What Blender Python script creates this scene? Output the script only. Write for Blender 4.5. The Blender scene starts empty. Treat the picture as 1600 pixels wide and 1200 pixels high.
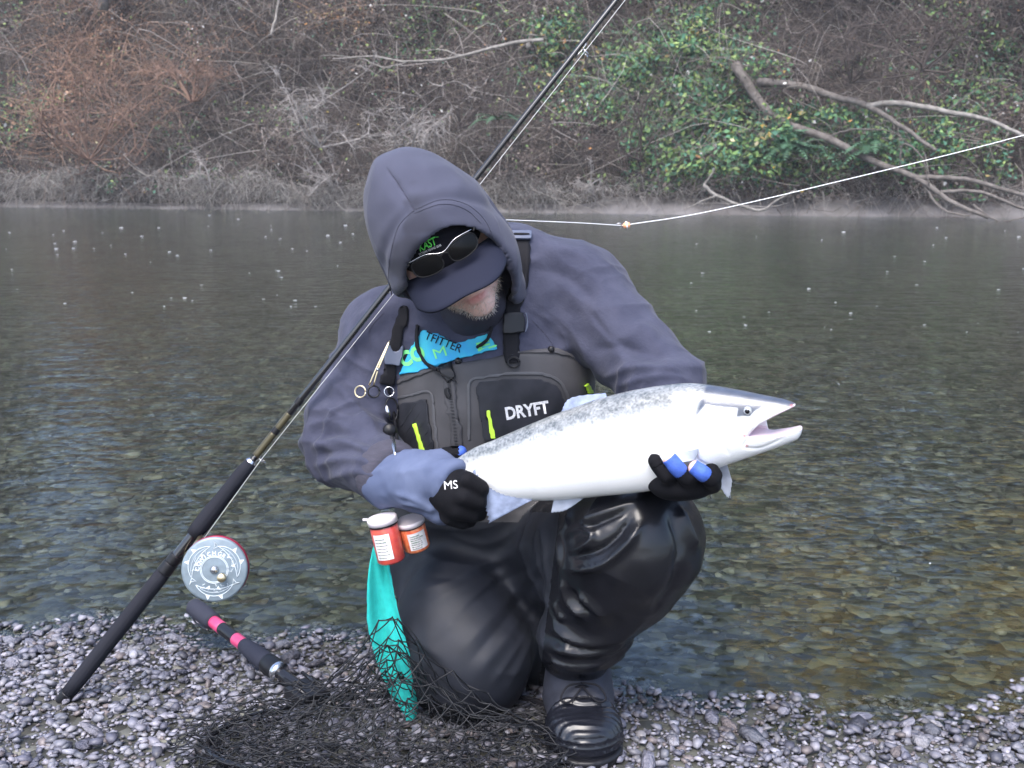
import bpy, bmesh, math, random
import numpy as np
from mathutils import Vector, Matrix
from mathutils.bvhtree import BVHTree
from mathutils.geometry import delaunay_2d_cdt

random.seed(7); RNG = np.random.default_rng(7)
scene = bpy.context.scene
COL = scene.collection
R = math.radians

# ------------------------------------------------------------------ camera
CAM = np.array([0.0, 0.0, 1.1]); FPX = 1700.0; PITCH = math.atan(350 / FPX)
cd = bpy.data.cameras.new('camera'); cam = bpy.data.objects.new('camera', cd); COL.objects.link(cam)
cd.sensor_width = 36; cd.lens = 36 * FPX / 1600; cd.clip_start = 0.05; cd.clip_end = 500
cam.location = CAM; cam.rotation_euler = (R(90) - PITCH, 0, 0)
cd.dof.use_dof = True; cd.dof.focus_distance = 2.05; cd.dof.aperture_fstop = 11
scene.camera = cam

# ------------------------------------------------------------------ light
SUN_EL, SUN_AZ = R(58), R(200)          # azimuth clockwise from +Y: the open sky is behind the photographer
w = bpy.data.worlds.new('World'); scene.world = w; w.use_nodes = True
nt = w.node_tree; bg = nt.nodes['Background']
sky = nt.nodes.new('ShaderNodeTexSky'); sky.sky_type = 'NISHITA'; sky.sun_disc = False
sky.sun_elevation = SUN_EL; sky.sun_rotation = SUN_AZ; sky.air_density = .9; sky.dust_density = 2.8; sky.ozone_density = 1.0
nt.links.new(sky.outputs[0], bg.inputs[0]); bg.inputs[1].default_value = 0.15
sd = bpy.data.lights.new('sun', 'SUN'); sd.energy = 1.3; sd.angle = R(40); sd.color = (1.0, 0.99, 0.98)
so = bpy.data.objects.new('sun', sd); COL.objects.link(so)
sv = Vector((math.sin(SUN_AZ) * math.cos(SUN_EL), math.cos(SUN_AZ) * math.cos(SUN_EL), math.sin(SUN_EL)))
so.rotation_euler = sv.to_track_quat('Z', 'Y').to_euler(); so.location = sv * 30
vs = scene.view_settings; vs.view_transform = 'Standard'; vs.look = 'None'; vs.gamma = 1; vs.exposure = 1.7
vs.use_curve_mapping = False
scene.cycles.use_denoising = True
scene.cycles.max_bounces = 8; scene.cycles.transparent_max_bounces = 12
scene.cycles.caustics_reflective = False; scene.cycles.caustics_refractive = True

# ------------------------------------------------------------------ pixel <-> world (photograph is 1600 x 1200)
CF = np.array([0, math.cos(PITCH), -math.sin(PITCH)]); CU = np.array([0, math.sin(PITCH), math.cos(PITCH)]); CR = np.array([1.0, 0, 0])
def ray(px, py): return CF + (px - 800) / FPX * CR - (py - 600) / FPX * CU
def P(px, py, Y):
    d = ray(px, py); return CAM + d * (Y / d[1])
def PZ(px, py, z=0.0):
    d = ray(px, py); return CAM + d * ((z - CAM[2]) / d[2])
def proj(v):
    q = np.asarray(v) - CAM; dz = q @ CF
    return 800 + FPX * (q @ CR) / dz, 600 - FPX * (q @ CU) / dz

# ------------------------------------------------------------------ noise
def _h(ix, iy, iz, s):
    n = (ix.astype(np.int64) * 374761393 + iy.astype(np.int64) * 668265263 + iz.astype(np.int64) * 2147483647 + s * 974634777) & 0xFFFFFFFF
    n = ((n ^ (n >> 13)) * 1274126177) & 0xFFFFFFFF
    n = (n ^ (n >> 16)) & 0xFFFF
    return n / 32767.5 - 1.0
def vnoise(p, s=0):
    p = np.asarray(p, float); i = np.floor(p).astype(np.int64); f = p - i; f = f * f * (3 - 2 * f); r = 0
    for dx in (0, 1):
        for dy in (0, 1):
            for dz in (0, 1):
                wt = (f[:, 0] if dx else 1 - f[:, 0]) * (f[:, 1] if dy else 1 - f[:, 1]) * (f[:, 2] if dz else 1 - f[:, 2])
                r = r + wt * _h(i[:, 0] + dx, i[:, 1] + dy, i[:, 2] + dz, s)
    return r
def fbm(p, o=3, s=0):
    r = 0; a = 1
    for k in range(o):
        r = r + a * vnoise(np.asarray(p) * 2 ** k, s + k); a *= .5
    return r

# ------------------------------------------------------------------ objects
OFF = {}
def me_np(name, V, F, smooth=True, colr=None, attrs=None):
    """F: (n,k) array or a list of such arrays"""
    V = np.asarray(V, np.float32); Fs = F if isinstance(F, list) else [F]
    Fs = [np.asarray(f, np.int32) for f in Fs if len(f)]
    me = bpy.data.meshes.new(name); me.vertices.add(len(V)); me.vertices.foreach_set('co', V.ravel())
    nl = sum(f.size for f in Fs); npoly = sum(len(f) for f in Fs)
    me.loops.add(nl); me.polygons.add(npoly)
    me.loops.foreach_set('vertex_index', np.concatenate([f.ravel() for f in Fs]))
    tot = np.concatenate([np.full(len(f), f.shape[1], np.int32) for f in Fs])
    me.polygons.foreach_set('loop_start', np.concatenate([[0], np.cumsum(tot)[:-1]]).astype(np.int32))
    if smooth: me.polygons.foreach_set('use_smooth', np.ones(npoly, bool))
    if colr is not None:
        a = me.attributes.new('col', 'FLOAT_COLOR', 'POINT'); c = np.ones((len(V), 4), np.float32); c[:, :3] = colr
        a.data.foreach_set('color', c.ravel())
    for k, v in (attrs or {}).items():
        a = me.attributes.new(k, 'FLOAT', 'POINT'); a.data.foreach_set('value', np.asarray(v, np.float32))
    me.update(calc_edges=True); me.validate(); return me
def tag(o, label=None, category=None, group=None, kind=None):
    for k, v in (('label', label), ('category', category), ('group', group), ('kind', kind)):
        if v: o[k] = v
    return o
def empty(name, loc, **kw):
    o = bpy.data.objects.new(name, None); COL.objects.link(o); o.location = [float(c) for c in loc]; o.empty_display_size = .1
    OFF[o] = np.array(loc, float); return tag(o, **kw)
def mk(name, V, F, mat, parent=None, origin=None, smooth=True, colr=None, attrs=None, **kw):
    off = OFF[parent] if parent else np.array(origin if origin is not None else (0, 0, 0), float)
    V = np.asarray(V, float)
    me = me_np(name, V - off, F, smooth, colr, attrs)
    o = bpy.data.objects.new(name, me); COL.objects.link(o)
    if mat: me.materials.append(mat)
    if parent: o.parent = parent
    else: o.location = [float(c) for c in off]
    OFF[o] = off; return tag(o, **kw)

# ------------------------------------------------------------------ shapes
class MB:
    def __init__(s): s.V = []; s.F3 = []; s.F4 = []; s.n = 0
    def add(s, V, F):
        V = np.asarray(V, float).reshape(-1, 3)
        for f in (F if isinstance(F, list) else [F]):
            f = np.asarray(f, int)
            if f.size == 0: continue
            (s.F4 if f.shape[1] == 4 else s.F3).append(f + s.n)
        s.V.append(V); s.n += len(V); return s
    def out(s):
        Fs = []
        if s.F4: Fs.append(np.concatenate(s.F4))
        if s.F3: Fs.append(np.concatenate(s.F3))
        return np.concatenate(s.V), Fs
def tubes(paths, radii, sides=4, caps=False):
    """paths (N,K,3), radii (N,K) -> verts, quads"""
    paths = np.asarray(paths, float); N, K, _ = paths.shape; radii = np.broadcast_to(np.asarray(radii, float), (N, K))
    t = np.gradient(paths, axis=1); t /= np.linalg.norm(t, axis=2, keepdims=True) + 1e-12
    mt = t.mean(1); ref = np.where(np.abs(mt[:, 2:3]) < .8, np.array([[0, 0, 1.0]]), np.array([[1.0, 0, 0]]))[:, None, :]
    u = np.cross(t, np.broadcast_to(ref, t.shape)); u /= np.linalg.norm(u, axis=2, keepdims=True) + 1e-12
    v = np.cross(t, u)
    a = np.arange(sides) / sides * 2 * np.pi
    ring = paths[:, :, None, :] + radii[:, :, None, None] * (np.cos(a)[None, None, :, None] * u[:, :, None, :] + np.sin(a)[None, None, :, None] * v[:, :, None, :])
    V = ring.reshape(-1, 3)
    n, k, s = np.meshgrid(np.arange(N), np.arange(K - 1), np.arange(sides), indexing='ij')
    b = (n * K + k) * sides; s2 = (s + 1) % sides
    F = np.stack([b + s, b + s2, b + sides + s2, b + sides + s], -1).reshape(-1, 4)
    if caps:
        i = np.arange(N); out = [F]
        tri = []
        for q in range(1, sides - 1):
            base = i * K * sides; tri.append(np.stack([base, base + q + 1, base + q], -1))
            base = (i * K + K - 1) * sides; tri.append(np.stack([base, base + q, base + q + 1], -1))
        return V, [F, np.concatenate(tri)]
    return V, F
def tube(pts, rad, sides=10, caps=True):
    pts = np.asarray(pts, float); rad = np.broadcast_to(np.asarray(rad, float), (len(pts),))
    return tubes(pts[None], rad[None], sides, caps)
def spline(pts, n):
    """Catmull-Rom through pts (any dimension)"""
    p = np.asarray(pts, float); p = np.vstack([2 * p[0] - p[1], p, 2 * p[-1] - p[-2]]); m = len(p) - 3
    t = np.linspace(0, m - 1e-9, n); i = t.astype(int); f = (t - i)[:, None]
    a, b, c, d = p[i], p[i + 1], p[i + 2], p[i + 3]
    return .5 * (2 * b + (c - a) * f + (2 * a - 5 * b + 4 * c - d) * f ** 2 + (3 * b - a - 3 * c + d) * f ** 3)
def box(c, s, M=None, bev=0.0):
    bm = bmesh.new(); bmesh.ops.create_cube(bm, size=1)
    for v in bm.verts: v.co = Vector((v.co.x * s[0], v.co.y * s[1], v.co.z * s[2]))
    if bev: bmesh.ops.bevel(bm, geom=bm.edges[:], offset=bev, segments=2, affect='EDGES', profile=.6)
    return bm_np(bm, c, M)
def bm_np(bm, c=(0, 0, 0), M=None):
    bmesh.ops.triangulate(bm, faces=[f for f in bm.faces if len(f.verts) > 4]); bm.verts.index_update()
    V = np.array([v.co[:] for v in bm.verts]); 
    if M is not None: V = V @ np.asarray(M).T
    F3 = np.array([[v.index for v in f.verts] for f in bm.faces if len(f.verts) == 3]).reshape(-1, 3)
    F4 = np.array([[v.index for v in f.verts] for f in bm.faces if len(f.verts) == 4]).reshape(-1, 4)
    bm.free(); return V + np.asarray(c, float), [F for F in (F4, F3) if len(F)]
def frame(ax):
    """rotation matrix with columns u, v, ax"""
    a = np.asarray(ax, float); a = a / np.linalg.norm(a); r = np.array([0, 0, 1.0]) if abs(a[2]) < .9 else np.array([1.0, 0, 0])
    u = np.cross(r, a); u /= np.linalg.norm(u); return np.stack([u, np.cross(a, u), a], 1)
def lathe(prof, c, ax, n=32):
    """prof: list of (radius, height along ax)"""
    M = frame(ax); a = np.arange(n) / n * 2 * np.pi; pr = np.asarray(prof, float); K = len(pr)
    L = np.stack([pr[:, 0][:, None] * np.cos(a), pr[:, 0][:, None] * np.sin(a), np.broadcast_to(pr[:, 1][:, None], (K, n))], -1).reshape(-1, 3)
    k, s = np.meshgrid(np.arange(K - 1), np.arange(n), indexing='ij'); s2 = (s + 1) % n
    F = np.stack([k * n + s, k * n + s2, (k + 1) * n + s2, (k + 1) * n + s], -1).reshape(-1, 4)
    return L @ M.T + np.asarray(c, float), F
def torus(c, ax, r1, r2, n=24, m=8, arc=1.0, sy=1.0):
    M = frame(ax); a = np.linspace(0, 2 * np.pi * arc, n); p = np.stack([r1 * np.cos(a), sy * r1 * np.sin(a), 0 * a], 1) @ M.T + np.asarray(c)
    return tube(p, r2, m)

# signed distance fields and surface nets
def cap(p, a, b, ra, rb, sc=None):
    a = np.asarray(a, float); b = np.asarray(b, float); ab = b - a
    t = np.clip(((p - a) @ ab) / (ab @ ab), 0, 1); d = p - a - t[:, None] * ab
    return np.sqrt((d * d).sum(1)) - (ra + (rb - ra) * t)
def ell(p, c, r, M=None):
    q = p - np.asarray(c, float)
    if M is not None: q = q @ M
    r = np.asarray(r, float); k0 = np.sqrt(((q / r) ** 2).sum(1)); k1 = np.sqrt(((q / r ** 2) ** 2).sum(1)) + 1e-9
    return k0 * (k0 - 1) / k1
def smin(a, b, k):
    h = np.clip(.5 + .5 * (b - a) / k, 0, 1); return b + (a - b) * h - k * h * (1 - h)
def smax(a, b, k): return -smin(-a, -b, k)
def nets(fn, lo, hi, h):
    lo = np.asarray(lo, float); n = np.ceil((np.asarray(hi) - lo) / h).astype(int) + 1
    B = 8; nb = (n + B - 1) // B; cb = np.stack(np.meshgrid(*[np.arange(k) for k in nb], indexing='ij'), -1).reshape(-1, 3)
    d = fn(lo + (cb * B + (B - 1) / 2) * h); near = np.abs(d) < B * h * 1.35 + .012
    F = np.empty(nb * B, np.float32).reshape(nb[0], B, nb[1], B, nb[2], B); F[:] = d.reshape(nb)[:, None, :, None, :, None]
    loc = np.stack(np.meshgrid(*[np.arange(B)] * 3, indexing='ij'), -1).reshape(-1, 3); act_ = cb[near]
    for i in range(0, len(act_), 700):
        a = act_[i:i + 700]; v = fn((lo + (a[:, None] * B + loc[None]) * h).reshape(-1, 3)).reshape(-1, B, B, B); F[a[:, 0], :, a[:, 1], :, a[:, 2], :] = v
    F = F.reshape(nb * B)[:n[0], :n[1], :n[2]]
    S = F < 0
    c = S[:-1, :-1, :-1].astype(np.int8)
    crn = [(i, j, k) for i in (0, 1) for j in (0, 1) for k in (0, 1)]; sl = lambda i, m: slice(i, m - 1 + i)
    cnt = sum(S[sl(i, n[0]), sl(j, n[1]), sl(k, n[2])].astype(np.int8) for i, j, k in crn)
    act = np.argwhere((cnt > 0) & (cnt < 8)); idx = -np.ones(cnt.shape, np.int64); idx[tuple(act.T)] = np.arange(len(act))
    val = np.stack([F[act[:, 0] + i, act[:, 1] + j, act[:, 2] + k] for i, j, k in crn], 1).astype(float)
    acc = np.zeros((len(act), 3)); m = np.zeros(len(act)); C = np.array(crn, float)
    for a in range(8):
        for b in range(a + 1, 8):
            if np.abs(C[a] - C[b]).sum() == 1:
                ch = (val[:, a] < 0) != (val[:, b] < 0); t = val[:, a] / np.where(ch, val[:, a] - val[:, b], 1)
                acc += np.where(ch[:, None], C[a] + t[:, None] * (C[b] - C[a]), 0); m += ch
    V = lo + h * (act + acc / m[:, None]); quads = []
    for ax in range(3):
        o1, o2 = [(1, 2), (2, 0), (0, 1)][ax]
        A = S[tuple(slice(0, -1) if d == ax else slice(1, -1) for d in range(3))]
        B = S[tuple(slice(1, None) if d == ax else slice(1, -1) for d in range(3))]
        e = np.argwhere(A != B)
        if not len(e): continue
        fl = A[tuple(e.T)]; g = e.copy()
        for d in (o1, o2): g[:, d] += 1
        def cell(d1, d2):
            q = g.copy(); q[:, o1] -= d1; q[:, o2] -= d2; return idx[tuple(q.T)]
        q = np.stack([cell(1, 1), cell(0, 1), cell(0, 0), cell(1, 0)], 1)
        q[~fl] = q[~fl][:, ::-1]; quads.append(q)
    return V, np.concatenate(quads)
def grad(fn, V, e=.002):
    g = np.stack([fn(V + e * np.eye(3)[i]) - fn(V - e * np.eye(3)[i]) for i in range(3)], 1)
    return g / (np.linalg.norm(g, axis=1, keepdims=True) + 1e-9)
def relax(V, F, it=1, k=.5):
    for _ in range(it):
        s = np.zeros_like(V); c = np.zeros(len(V))
        for a, b in ((0, 1), (1, 2), (2, 3), (3, 0)):
            np.add.at(s, F[:, a], V[F[:, b]]); np.add.at(s, F[:, b], V[F[:, a]]); np.add.at(c, F[:, a], 1); np.add.at(c, F[:, b], 1)
        V = V + k * (s / c[:, None] - V)
    return V
def folds(V, N, strokes):
    """raise creases along lines; a stroke is (points, width, height in m)"""
    px, py = proj(V); vd = V - CAM; vd /= np.linalg.norm(vd, axis=1, keepdims=True)
    wf = np.clip(-(vd * N).sum(1) * 2.5, 0, 1); out = np.zeros(len(V))
    for pts, wd, ht in strokes:
        c = spline(pts, 14); best = np.full(len(V), 1e9); par = np.zeros(len(V))
        bb = (px > c[:, 0].min() - 4 * wd) & (px < c[:, 0].max() + 4 * wd) & (py > c[:, 1].min() - 4 * wd) & (py < c[:, 1].max() + 4 * wd)
        ii = np.where(bb)[0]
        if not len(ii): continue
        q = np.stack([px[ii], py[ii]], 1); bd = np.full(len(ii), 1e9); bp = np.zeros(len(ii))
        for k in range(13):
            a, b = c[k], c[k + 1]; t = np.clip(((q - a) @ (b - a)) / ((b - a) @ (b - a) + 1e-9), 0, 1)
            d = np.linalg.norm(q - a - t[:, None] * (b - a), axis=1); u = d < bd; bd[u] = d[u]; bp[u] = (k + t[u]) / 13
        tp = np.clip(np.minimum(bp, 1 - bp) * 5 + .12, 0, 1)
        out[ii] += ht * tp * np.exp(-(bd / wd) ** 1.45)
    return V + N * (out * wf)[:, None]

# ------------------------------------------------------------------ materials
def mat(name, base, rough=.6, metal=0.0, var=0.0, vscale=30, bump=0.0, bscale=200, spec=.5, attr=None, alpha=1.0, trans=0.0, coat=0.0, sheen=0.0, base2=None, bdist=.002, stretch=None, crease=None):
    m = bpy.data.materials.new(name); m.use_nodes = True; t = m.node_tree; b = t.nodes['Principled BSDF']
    b.inputs['Base Color'].default_value = (*base, 1); b.inputs['Roughness'].default_value = rough; b.inputs['Metallic'].default_value = metal
    b.inputs['Specular IOR Level'].default_value = spec; b.inputs['Alpha'].default_value = alpha; b.inputs['Transmission Weight'].default_value = trans
    b.inputs['Coat Weight'].default_value = coat; b.inputs['Sheen Weight'].default_value = sheen
    tc = t.nodes.new('ShaderNodeTexCoord'); src = tc.outputs['Object']
    if stretch:
        mp = t.nodes.new('ShaderNodeMapping'); mp.inputs['Scale'].default_value = stretch; t.links.new(src, mp.inputs[0]); src = mp.outputs[0]
    colsock = None
    if attr:
        a = t.nodes.new('ShaderNodeAttribute'); a.attribute_name = attr; colsock = a.outputs['Color']
    if var or base2:
        nz = t.nodes.new('ShaderNodeTexNoise'); nz.inputs['Scale'].default_value = vscale; nz.inputs['Detail'].default_value = 5; t.links.new(src, nz.inputs['Vector'])
        mx = t.nodes.new('ShaderNodeMix'); mx.data_type = 'RGBA'
        rp = t.nodes.new('ShaderNodeMapRange'); rp.inputs[1].default_value = .35; rp.inputs[2].default_value = .65
        t.links.new(nz.outputs['Fac'], rp.inputs[0]); t.links.new(rp.outputs[0], mx.inputs['Factor'])
        if colsock:
            mx.blend_type = 'MULTIPLY'; t.links.new(colsock, mx.inputs['A']); mx.inputs['B'].default_value = (1 - var, 1 - var, 1 - var, 1)
        else:
            mx.inputs['A'].default_value = (*base, 1); mx.inputs['B'].default_value = (*(base2 or [c * (1 - var) for c in base]), 1)
        colsock = mx.outputs['Result']
    if colsock: t.links.new(colsock, b.inputs['Base Color'])
    if bump:
        nb = t.nodes.new('ShaderNodeTexNoise'); nb.inputs['Scale'].default_value = bscale; nb.inputs['Detail'].default_value = 4; t.links.new(src, nb.inputs['Vector'])
        bp = t.nodes.new('ShaderNodeBump'); bp.inputs['Strength'].default_value = bump; bp.inputs['Distance'].default_value = bdist
        t.links.new(nb.outputs['Fac'], bp.inputs['Height']); t.links.new(bp.outputs[0], b.inputs['Normal'])
    if crease:                                                   # fine cloth wrinkles: (scale, strength, depth)
        rn = t.nodes.new('ShaderNodeTexNoise'); rn.noise_type = 'RIDGED_MULTIFRACTAL'; rn.inputs['Scale'].default_value = crease[0]; rn.inputs['Detail'].default_value = 3; rn.inputs['Distortion'].default_value = .7; t.links.new(src, rn.inputs['Vector'])
        b2 = t.nodes.new('ShaderNodeBump'); b2.inputs['Strength'].default_value = crease[1]; b2.inputs['Distance'].default_value = crease[2]; t.links.new(rn.outputs['Fac'], b2.inputs['Height'])
        if bump: t.links.new(b2.outputs[0], bp.inputs['Normal'])
        else: t.links.new(b2.outputs[0], b.inputs['Normal'])
    return m

# ================================================================== SETTING: river bar, river, bed
WL = -0.04
def shore(x):
    """distance of the waterline from the photographer"""
    x = np.asarray(x, float); t = np.clip((x + .42) / .72, 0, 1); t = t * t * (3 - 2 * t)
    y = 2.44 + (2.08 - 2.44) * t
    return y + .05 * np.sin(x * 5.1 + .8) + .03 * np.sin(x * 11.3) + .02 * np.sin(x * 23 + 1)
def zground(x, y):
    x = np.asarray(x, float); y = np.asarray(y, float); s = y - shore(x)
    z = np.where(s < 0, WL - .085 * s, WL - np.where(s < 2, .10 * s, .2 + .085 * (s - 2)))
    far = 24.5 - .236 * x - y                                    # bed rises again to the far bank
    z = np.where(s > 2, np.maximum(z, -1.1), z); z = np.where(far < 6, np.maximum(z, WL - .02 - .17 * np.maximum(far, 0)), z)
    return z + .008 * vnoise(np.stack([x * 7, y * 7, 0 * x], -1).reshape(-1, 3), 3).reshape(x.shape) * np.clip(3 - s, 0, 1)

def grid(xs, ys, zf):
    X, Y = np.meshgrid(xs, ys, indexing='ij'); Z = zf(X, Y); V = np.stack([X, Y, Z], -1).reshape(-1, 3); n, m = X.shape
    i, j = np.meshgrid(np.arange(n - 1), np.arange(m - 1), indexing='ij'); b = i * m + j
    return V, np.stack([b, b + m, b + m + 1, b + 1], -1).reshape(-1, 4)

# pebbles on the ground material: brown-grey river stones, finer than can be picked apart
def bed_material():
    m = bpy.data.materials.new('river_bed'); m.use_nodes = True; t = m.node_tree; b = t.nodes['Principled BSDF']
    tc = t.nodes.new('ShaderNodeTexCoord')
    vo = t.nodes.new('ShaderNodeTexVoronoi'); vo.inputs['Scale'].default_value = 24; t.links.new(tc.outputs['Object'], vo.inputs['Vector'])
    n2 = t.nodes.new('ShaderNodeTexNoise'); n2.inputs['Scale'].default_value = 1.1; n2.inputs['Detail'].default_value = 5; t.links.new(tc.outputs['Object'], n2.inputs['Vector'])
    rp = t.nodes.new('ShaderNodeValToRGB'); e = rp.color_ramp.elements
    e[0].color = (.030, .028, .022, 1); e[1].color = (.2, .195, .18, 1)
    for p, c in ((.3, (.05, .05, .046, 1)), (.6, (.085, .084, .078, 1)), (.85, (.13, .13, .125, 1))):
        x = e.new(p); x.color = c
    sp = t.nodes.new('ShaderNodeSeparateColor'); t.links.new(vo.outputs['Color'], sp.inputs[0]); t.links.new(sp.outputs[0], rp.inputs[0])
    mx = t.nodes.new('ShaderNodeMix'); mx.data_type = 'RGBA'; mx.blend_type = 'MULTIPLY'; mx.inputs['Factor'].default_value = .8
    r2 = t.nodes.new('ShaderNodeValToRGB'); r2.color_ramp.elements[0].position = .3; r2.color_ramp.elements[1].position = .7
    r2.color_ramp.elements[0].color = (.42, .46, .34, 1); r2.color_ramp.elements[1].color = (1, .97, .9, 1)
    t.links.new(n2.outputs['Fac'], r2.inputs[0]); t.links.new(rp.outputs[0], mx.inputs['A']); t.links.new(r2.outputs[0], mx.inputs['B'])
    t.links.new(mx.outputs['Result'], b.inputs['Base Color']); b.inputs['Roughness'].default_value = .8
    bp = t.nodes.new('ShaderNodeBump'); bp.inputs['Strength'].default_value = .9; bp.inputs['Distance'].default_value = .03; bp.invert = True
    t.links.new(vo.outputs['Distance'], bp.inputs['Height']); t.links.new(bp.outputs[0], b.inputs['Normal'])
    return m
M_bed = bed_material()
ys = np.concatenate([np.arange(-3, 1.2, .3), np.arange(1.2, 3.6, .03), np.arange(3.6, 8, .2), np.arange(8, 46, 1.0)])
xs = np.concatenate([np.arange(-40, -3, 1.5), np.arange(-3, 3, .04), np.arange(3, 40, 1.5)])
V, F = grid(xs, ys, zground)
ground = mk('riverbed_ground', V, F, M_bed, kind='structure')

# ---- water
def water_material():
    m = bpy.data.materials.new('river_water'); m.use_nodes = True; t = m.node_tree; t.nodes.remove(t.nodes['Principled BSDF'])
    out = t.nodes['Material Output']
    gl = t.nodes.new('ShaderNodeBsdfGlossy'); gl.inputs['Roughness'].default_value = .075; gl.inputs['Color'].default_value = (.95, .97, 1, 1)
    tr = t.nodes.new('ShaderNodeBsdfRefraction'); tr.inputs['IOR'].default_value = 1.33; tr.inputs['Roughness'].default_value = .0; tr.inputs['Color'].default_value = (.84, .89, .77, 1)
    fr = t.nodes.new('ShaderNodeFresnel'); fr.inputs['IOR'].default_value = 1.33; mx = t.nodes.new('ShaderNodeMixShader')
    tc = t.nodes.new('ShaderNodeTexCoord')
    def nz(scale, st, det):
        mp = t.nodes.new('ShaderNodeMapping'); mp.inputs['Scale'].default_value = st; t.links.new(tc.outputs['Object'], mp.inputs[0])
        n = t.nodes.new('ShaderNodeTexNoise'); n.inputs['Scale'].default_value = scale; n.inputs['Detail'].default_value = det; n.inputs['Roughness'].default_value = .45
        t.links.new(mp.outputs[0], n.inputs['Vector']); return n.outputs['Fac']
    a = nz(4.5, (1, 1.7, 1), 2.0); b = nz(17, (1, 1.5, 1), 1.0)
    b1 = t.nodes.new('ShaderNodeBump'); b1.inputs['Strength'].default_value = 1; b1.inputs['Distance'].default_value = .015
    b2 = t.nodes.new('ShaderNodeBump'); b2.inputs['Strength'].default_value = 1; b2.inputs['Distance'].default_value = .0032
    t.links.new(a, b1.inputs['Height']); t.links.new(b, b2.inputs['Height']); t.links.new(b1.outputs[0], b2.inputs['Normal'])
    t.links.new(b2.outputs[0], gl.inputs['Normal']); t.links.new(b2.outputs[0], fr.inputs['Normal']); t.links.new(b2.outputs[0], tr.inputs['Normal'])
    t.links.new(fr.outputs[0], mx.inputs[0]); t.links.new(tr.outputs[0], mx.inputs[1]); t.links.new(gl.outputs[0], mx.inputs[2]); t.links.new(mx.outputs[0], out.inputs[0])
    return m
M_water = water_material()
V, F = grid(np.linspace(-40, 40, 41), np.concatenate([[1.9], np.linspace(3, 40, 38)]), lambda x, y: WL + 0 * x)
# the sheet starts where the bar dips under it
mk('river_water', V, F, M_water, kind='structure')

# ---- stones
def stone_proto(seed, flat=.46):
    bm = bmesh.new(); bmesh.ops.create_icosphere(bm, subdivisions=1, radius=1); rg = np.random.default_rng(seed)
    V = np.array([v.co[:] for v in bm.verts]); F = np.array([[v.index for v in f.verts] for f in bm.faces]); bm.free()
    for _ in range(11):                                           # knock facets off
        n = rg.normal(size=3); n /= np.linalg.norm(n); c = rg.uniform(.48, .84); d = V @ n; V = V - np.outer(np.maximum(d - c, 0), n)
    V *= 1 + .10 * rg.normal(size=(len(V), 1)); V *= [1, rg.uniform(.6, .95), flat * rg.uniform(.75, 1.2)]
    return V, F
PRO = [stone_proto(s) for s in range(14)]
def rotz(a): return np.stack([np.stack([np.cos(a), -np.sin(a), 0 * a], -1), np.stack([np.sin(a), np.cos(a), 0 * a], -1), np.stack([0 * a, 0 * a, 1 + 0 * a], -1)], -2)
def rand_rot(n, tilt):
    A = rotz(RNG.uniform(0, 6.28, n)); t = RNG.normal(0, tilt, n); B = np.stack([np.stack([np.cos(t), 0 * t, np.sin(t)], -1), np.stack([0 * t, 1 + 0 * t, 0 * t], -1), np.stack([-np.sin(t), 0 * t, np.cos(t)], -1)], -2)
    return A @ B @ rotz(RNG.uniform(0, 6.28, n))
PAL = np.array([(.17, .17, .19), (.23, .225, .24), (.11, .11, .13), (.30, .29, .30), (.18, .18, .19), (.145, .15, .16), (.23, .225, .22), (.075, .075, .085), (.29, .29, .30), (.17, .145, .13)])
def scatter(pos, size, tilt, cols):
    V = []; Fs = []; C = []; n0 = 0; N = len(pos); pick = RNG.integers(0, len(PRO), N); Rm = rand_rot(N, tilt)
    for k, (pv, pf) in enumerate(PRO):
        i = np.where(pick == k)[0]
        if not len(i): continue
        v = np.einsum('nij,kj->nki', Rm[i], pv) * size[i][:, None, None] + pos[i][:, None, :]
        V.append(v.reshape(-1, 3)); Fs.append((pf[None] + (np.arange(len(i)) * len(pv))[:, None, None] + n0).reshape(-1, 3)); n0 += len(i) * len(pv)
        C.append(np.repeat(cols[i], len(pv), 0))
    return np.concatenate(V), np.concatenate(Fs), np.concatenate(C)
def stone_cols(n): return PAL[RNG.integers(0, len(PAL), n)] * RNG.uniform(.75, 1.2, (n, 1)) * np.array([.99, .98, 1.08])

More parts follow.
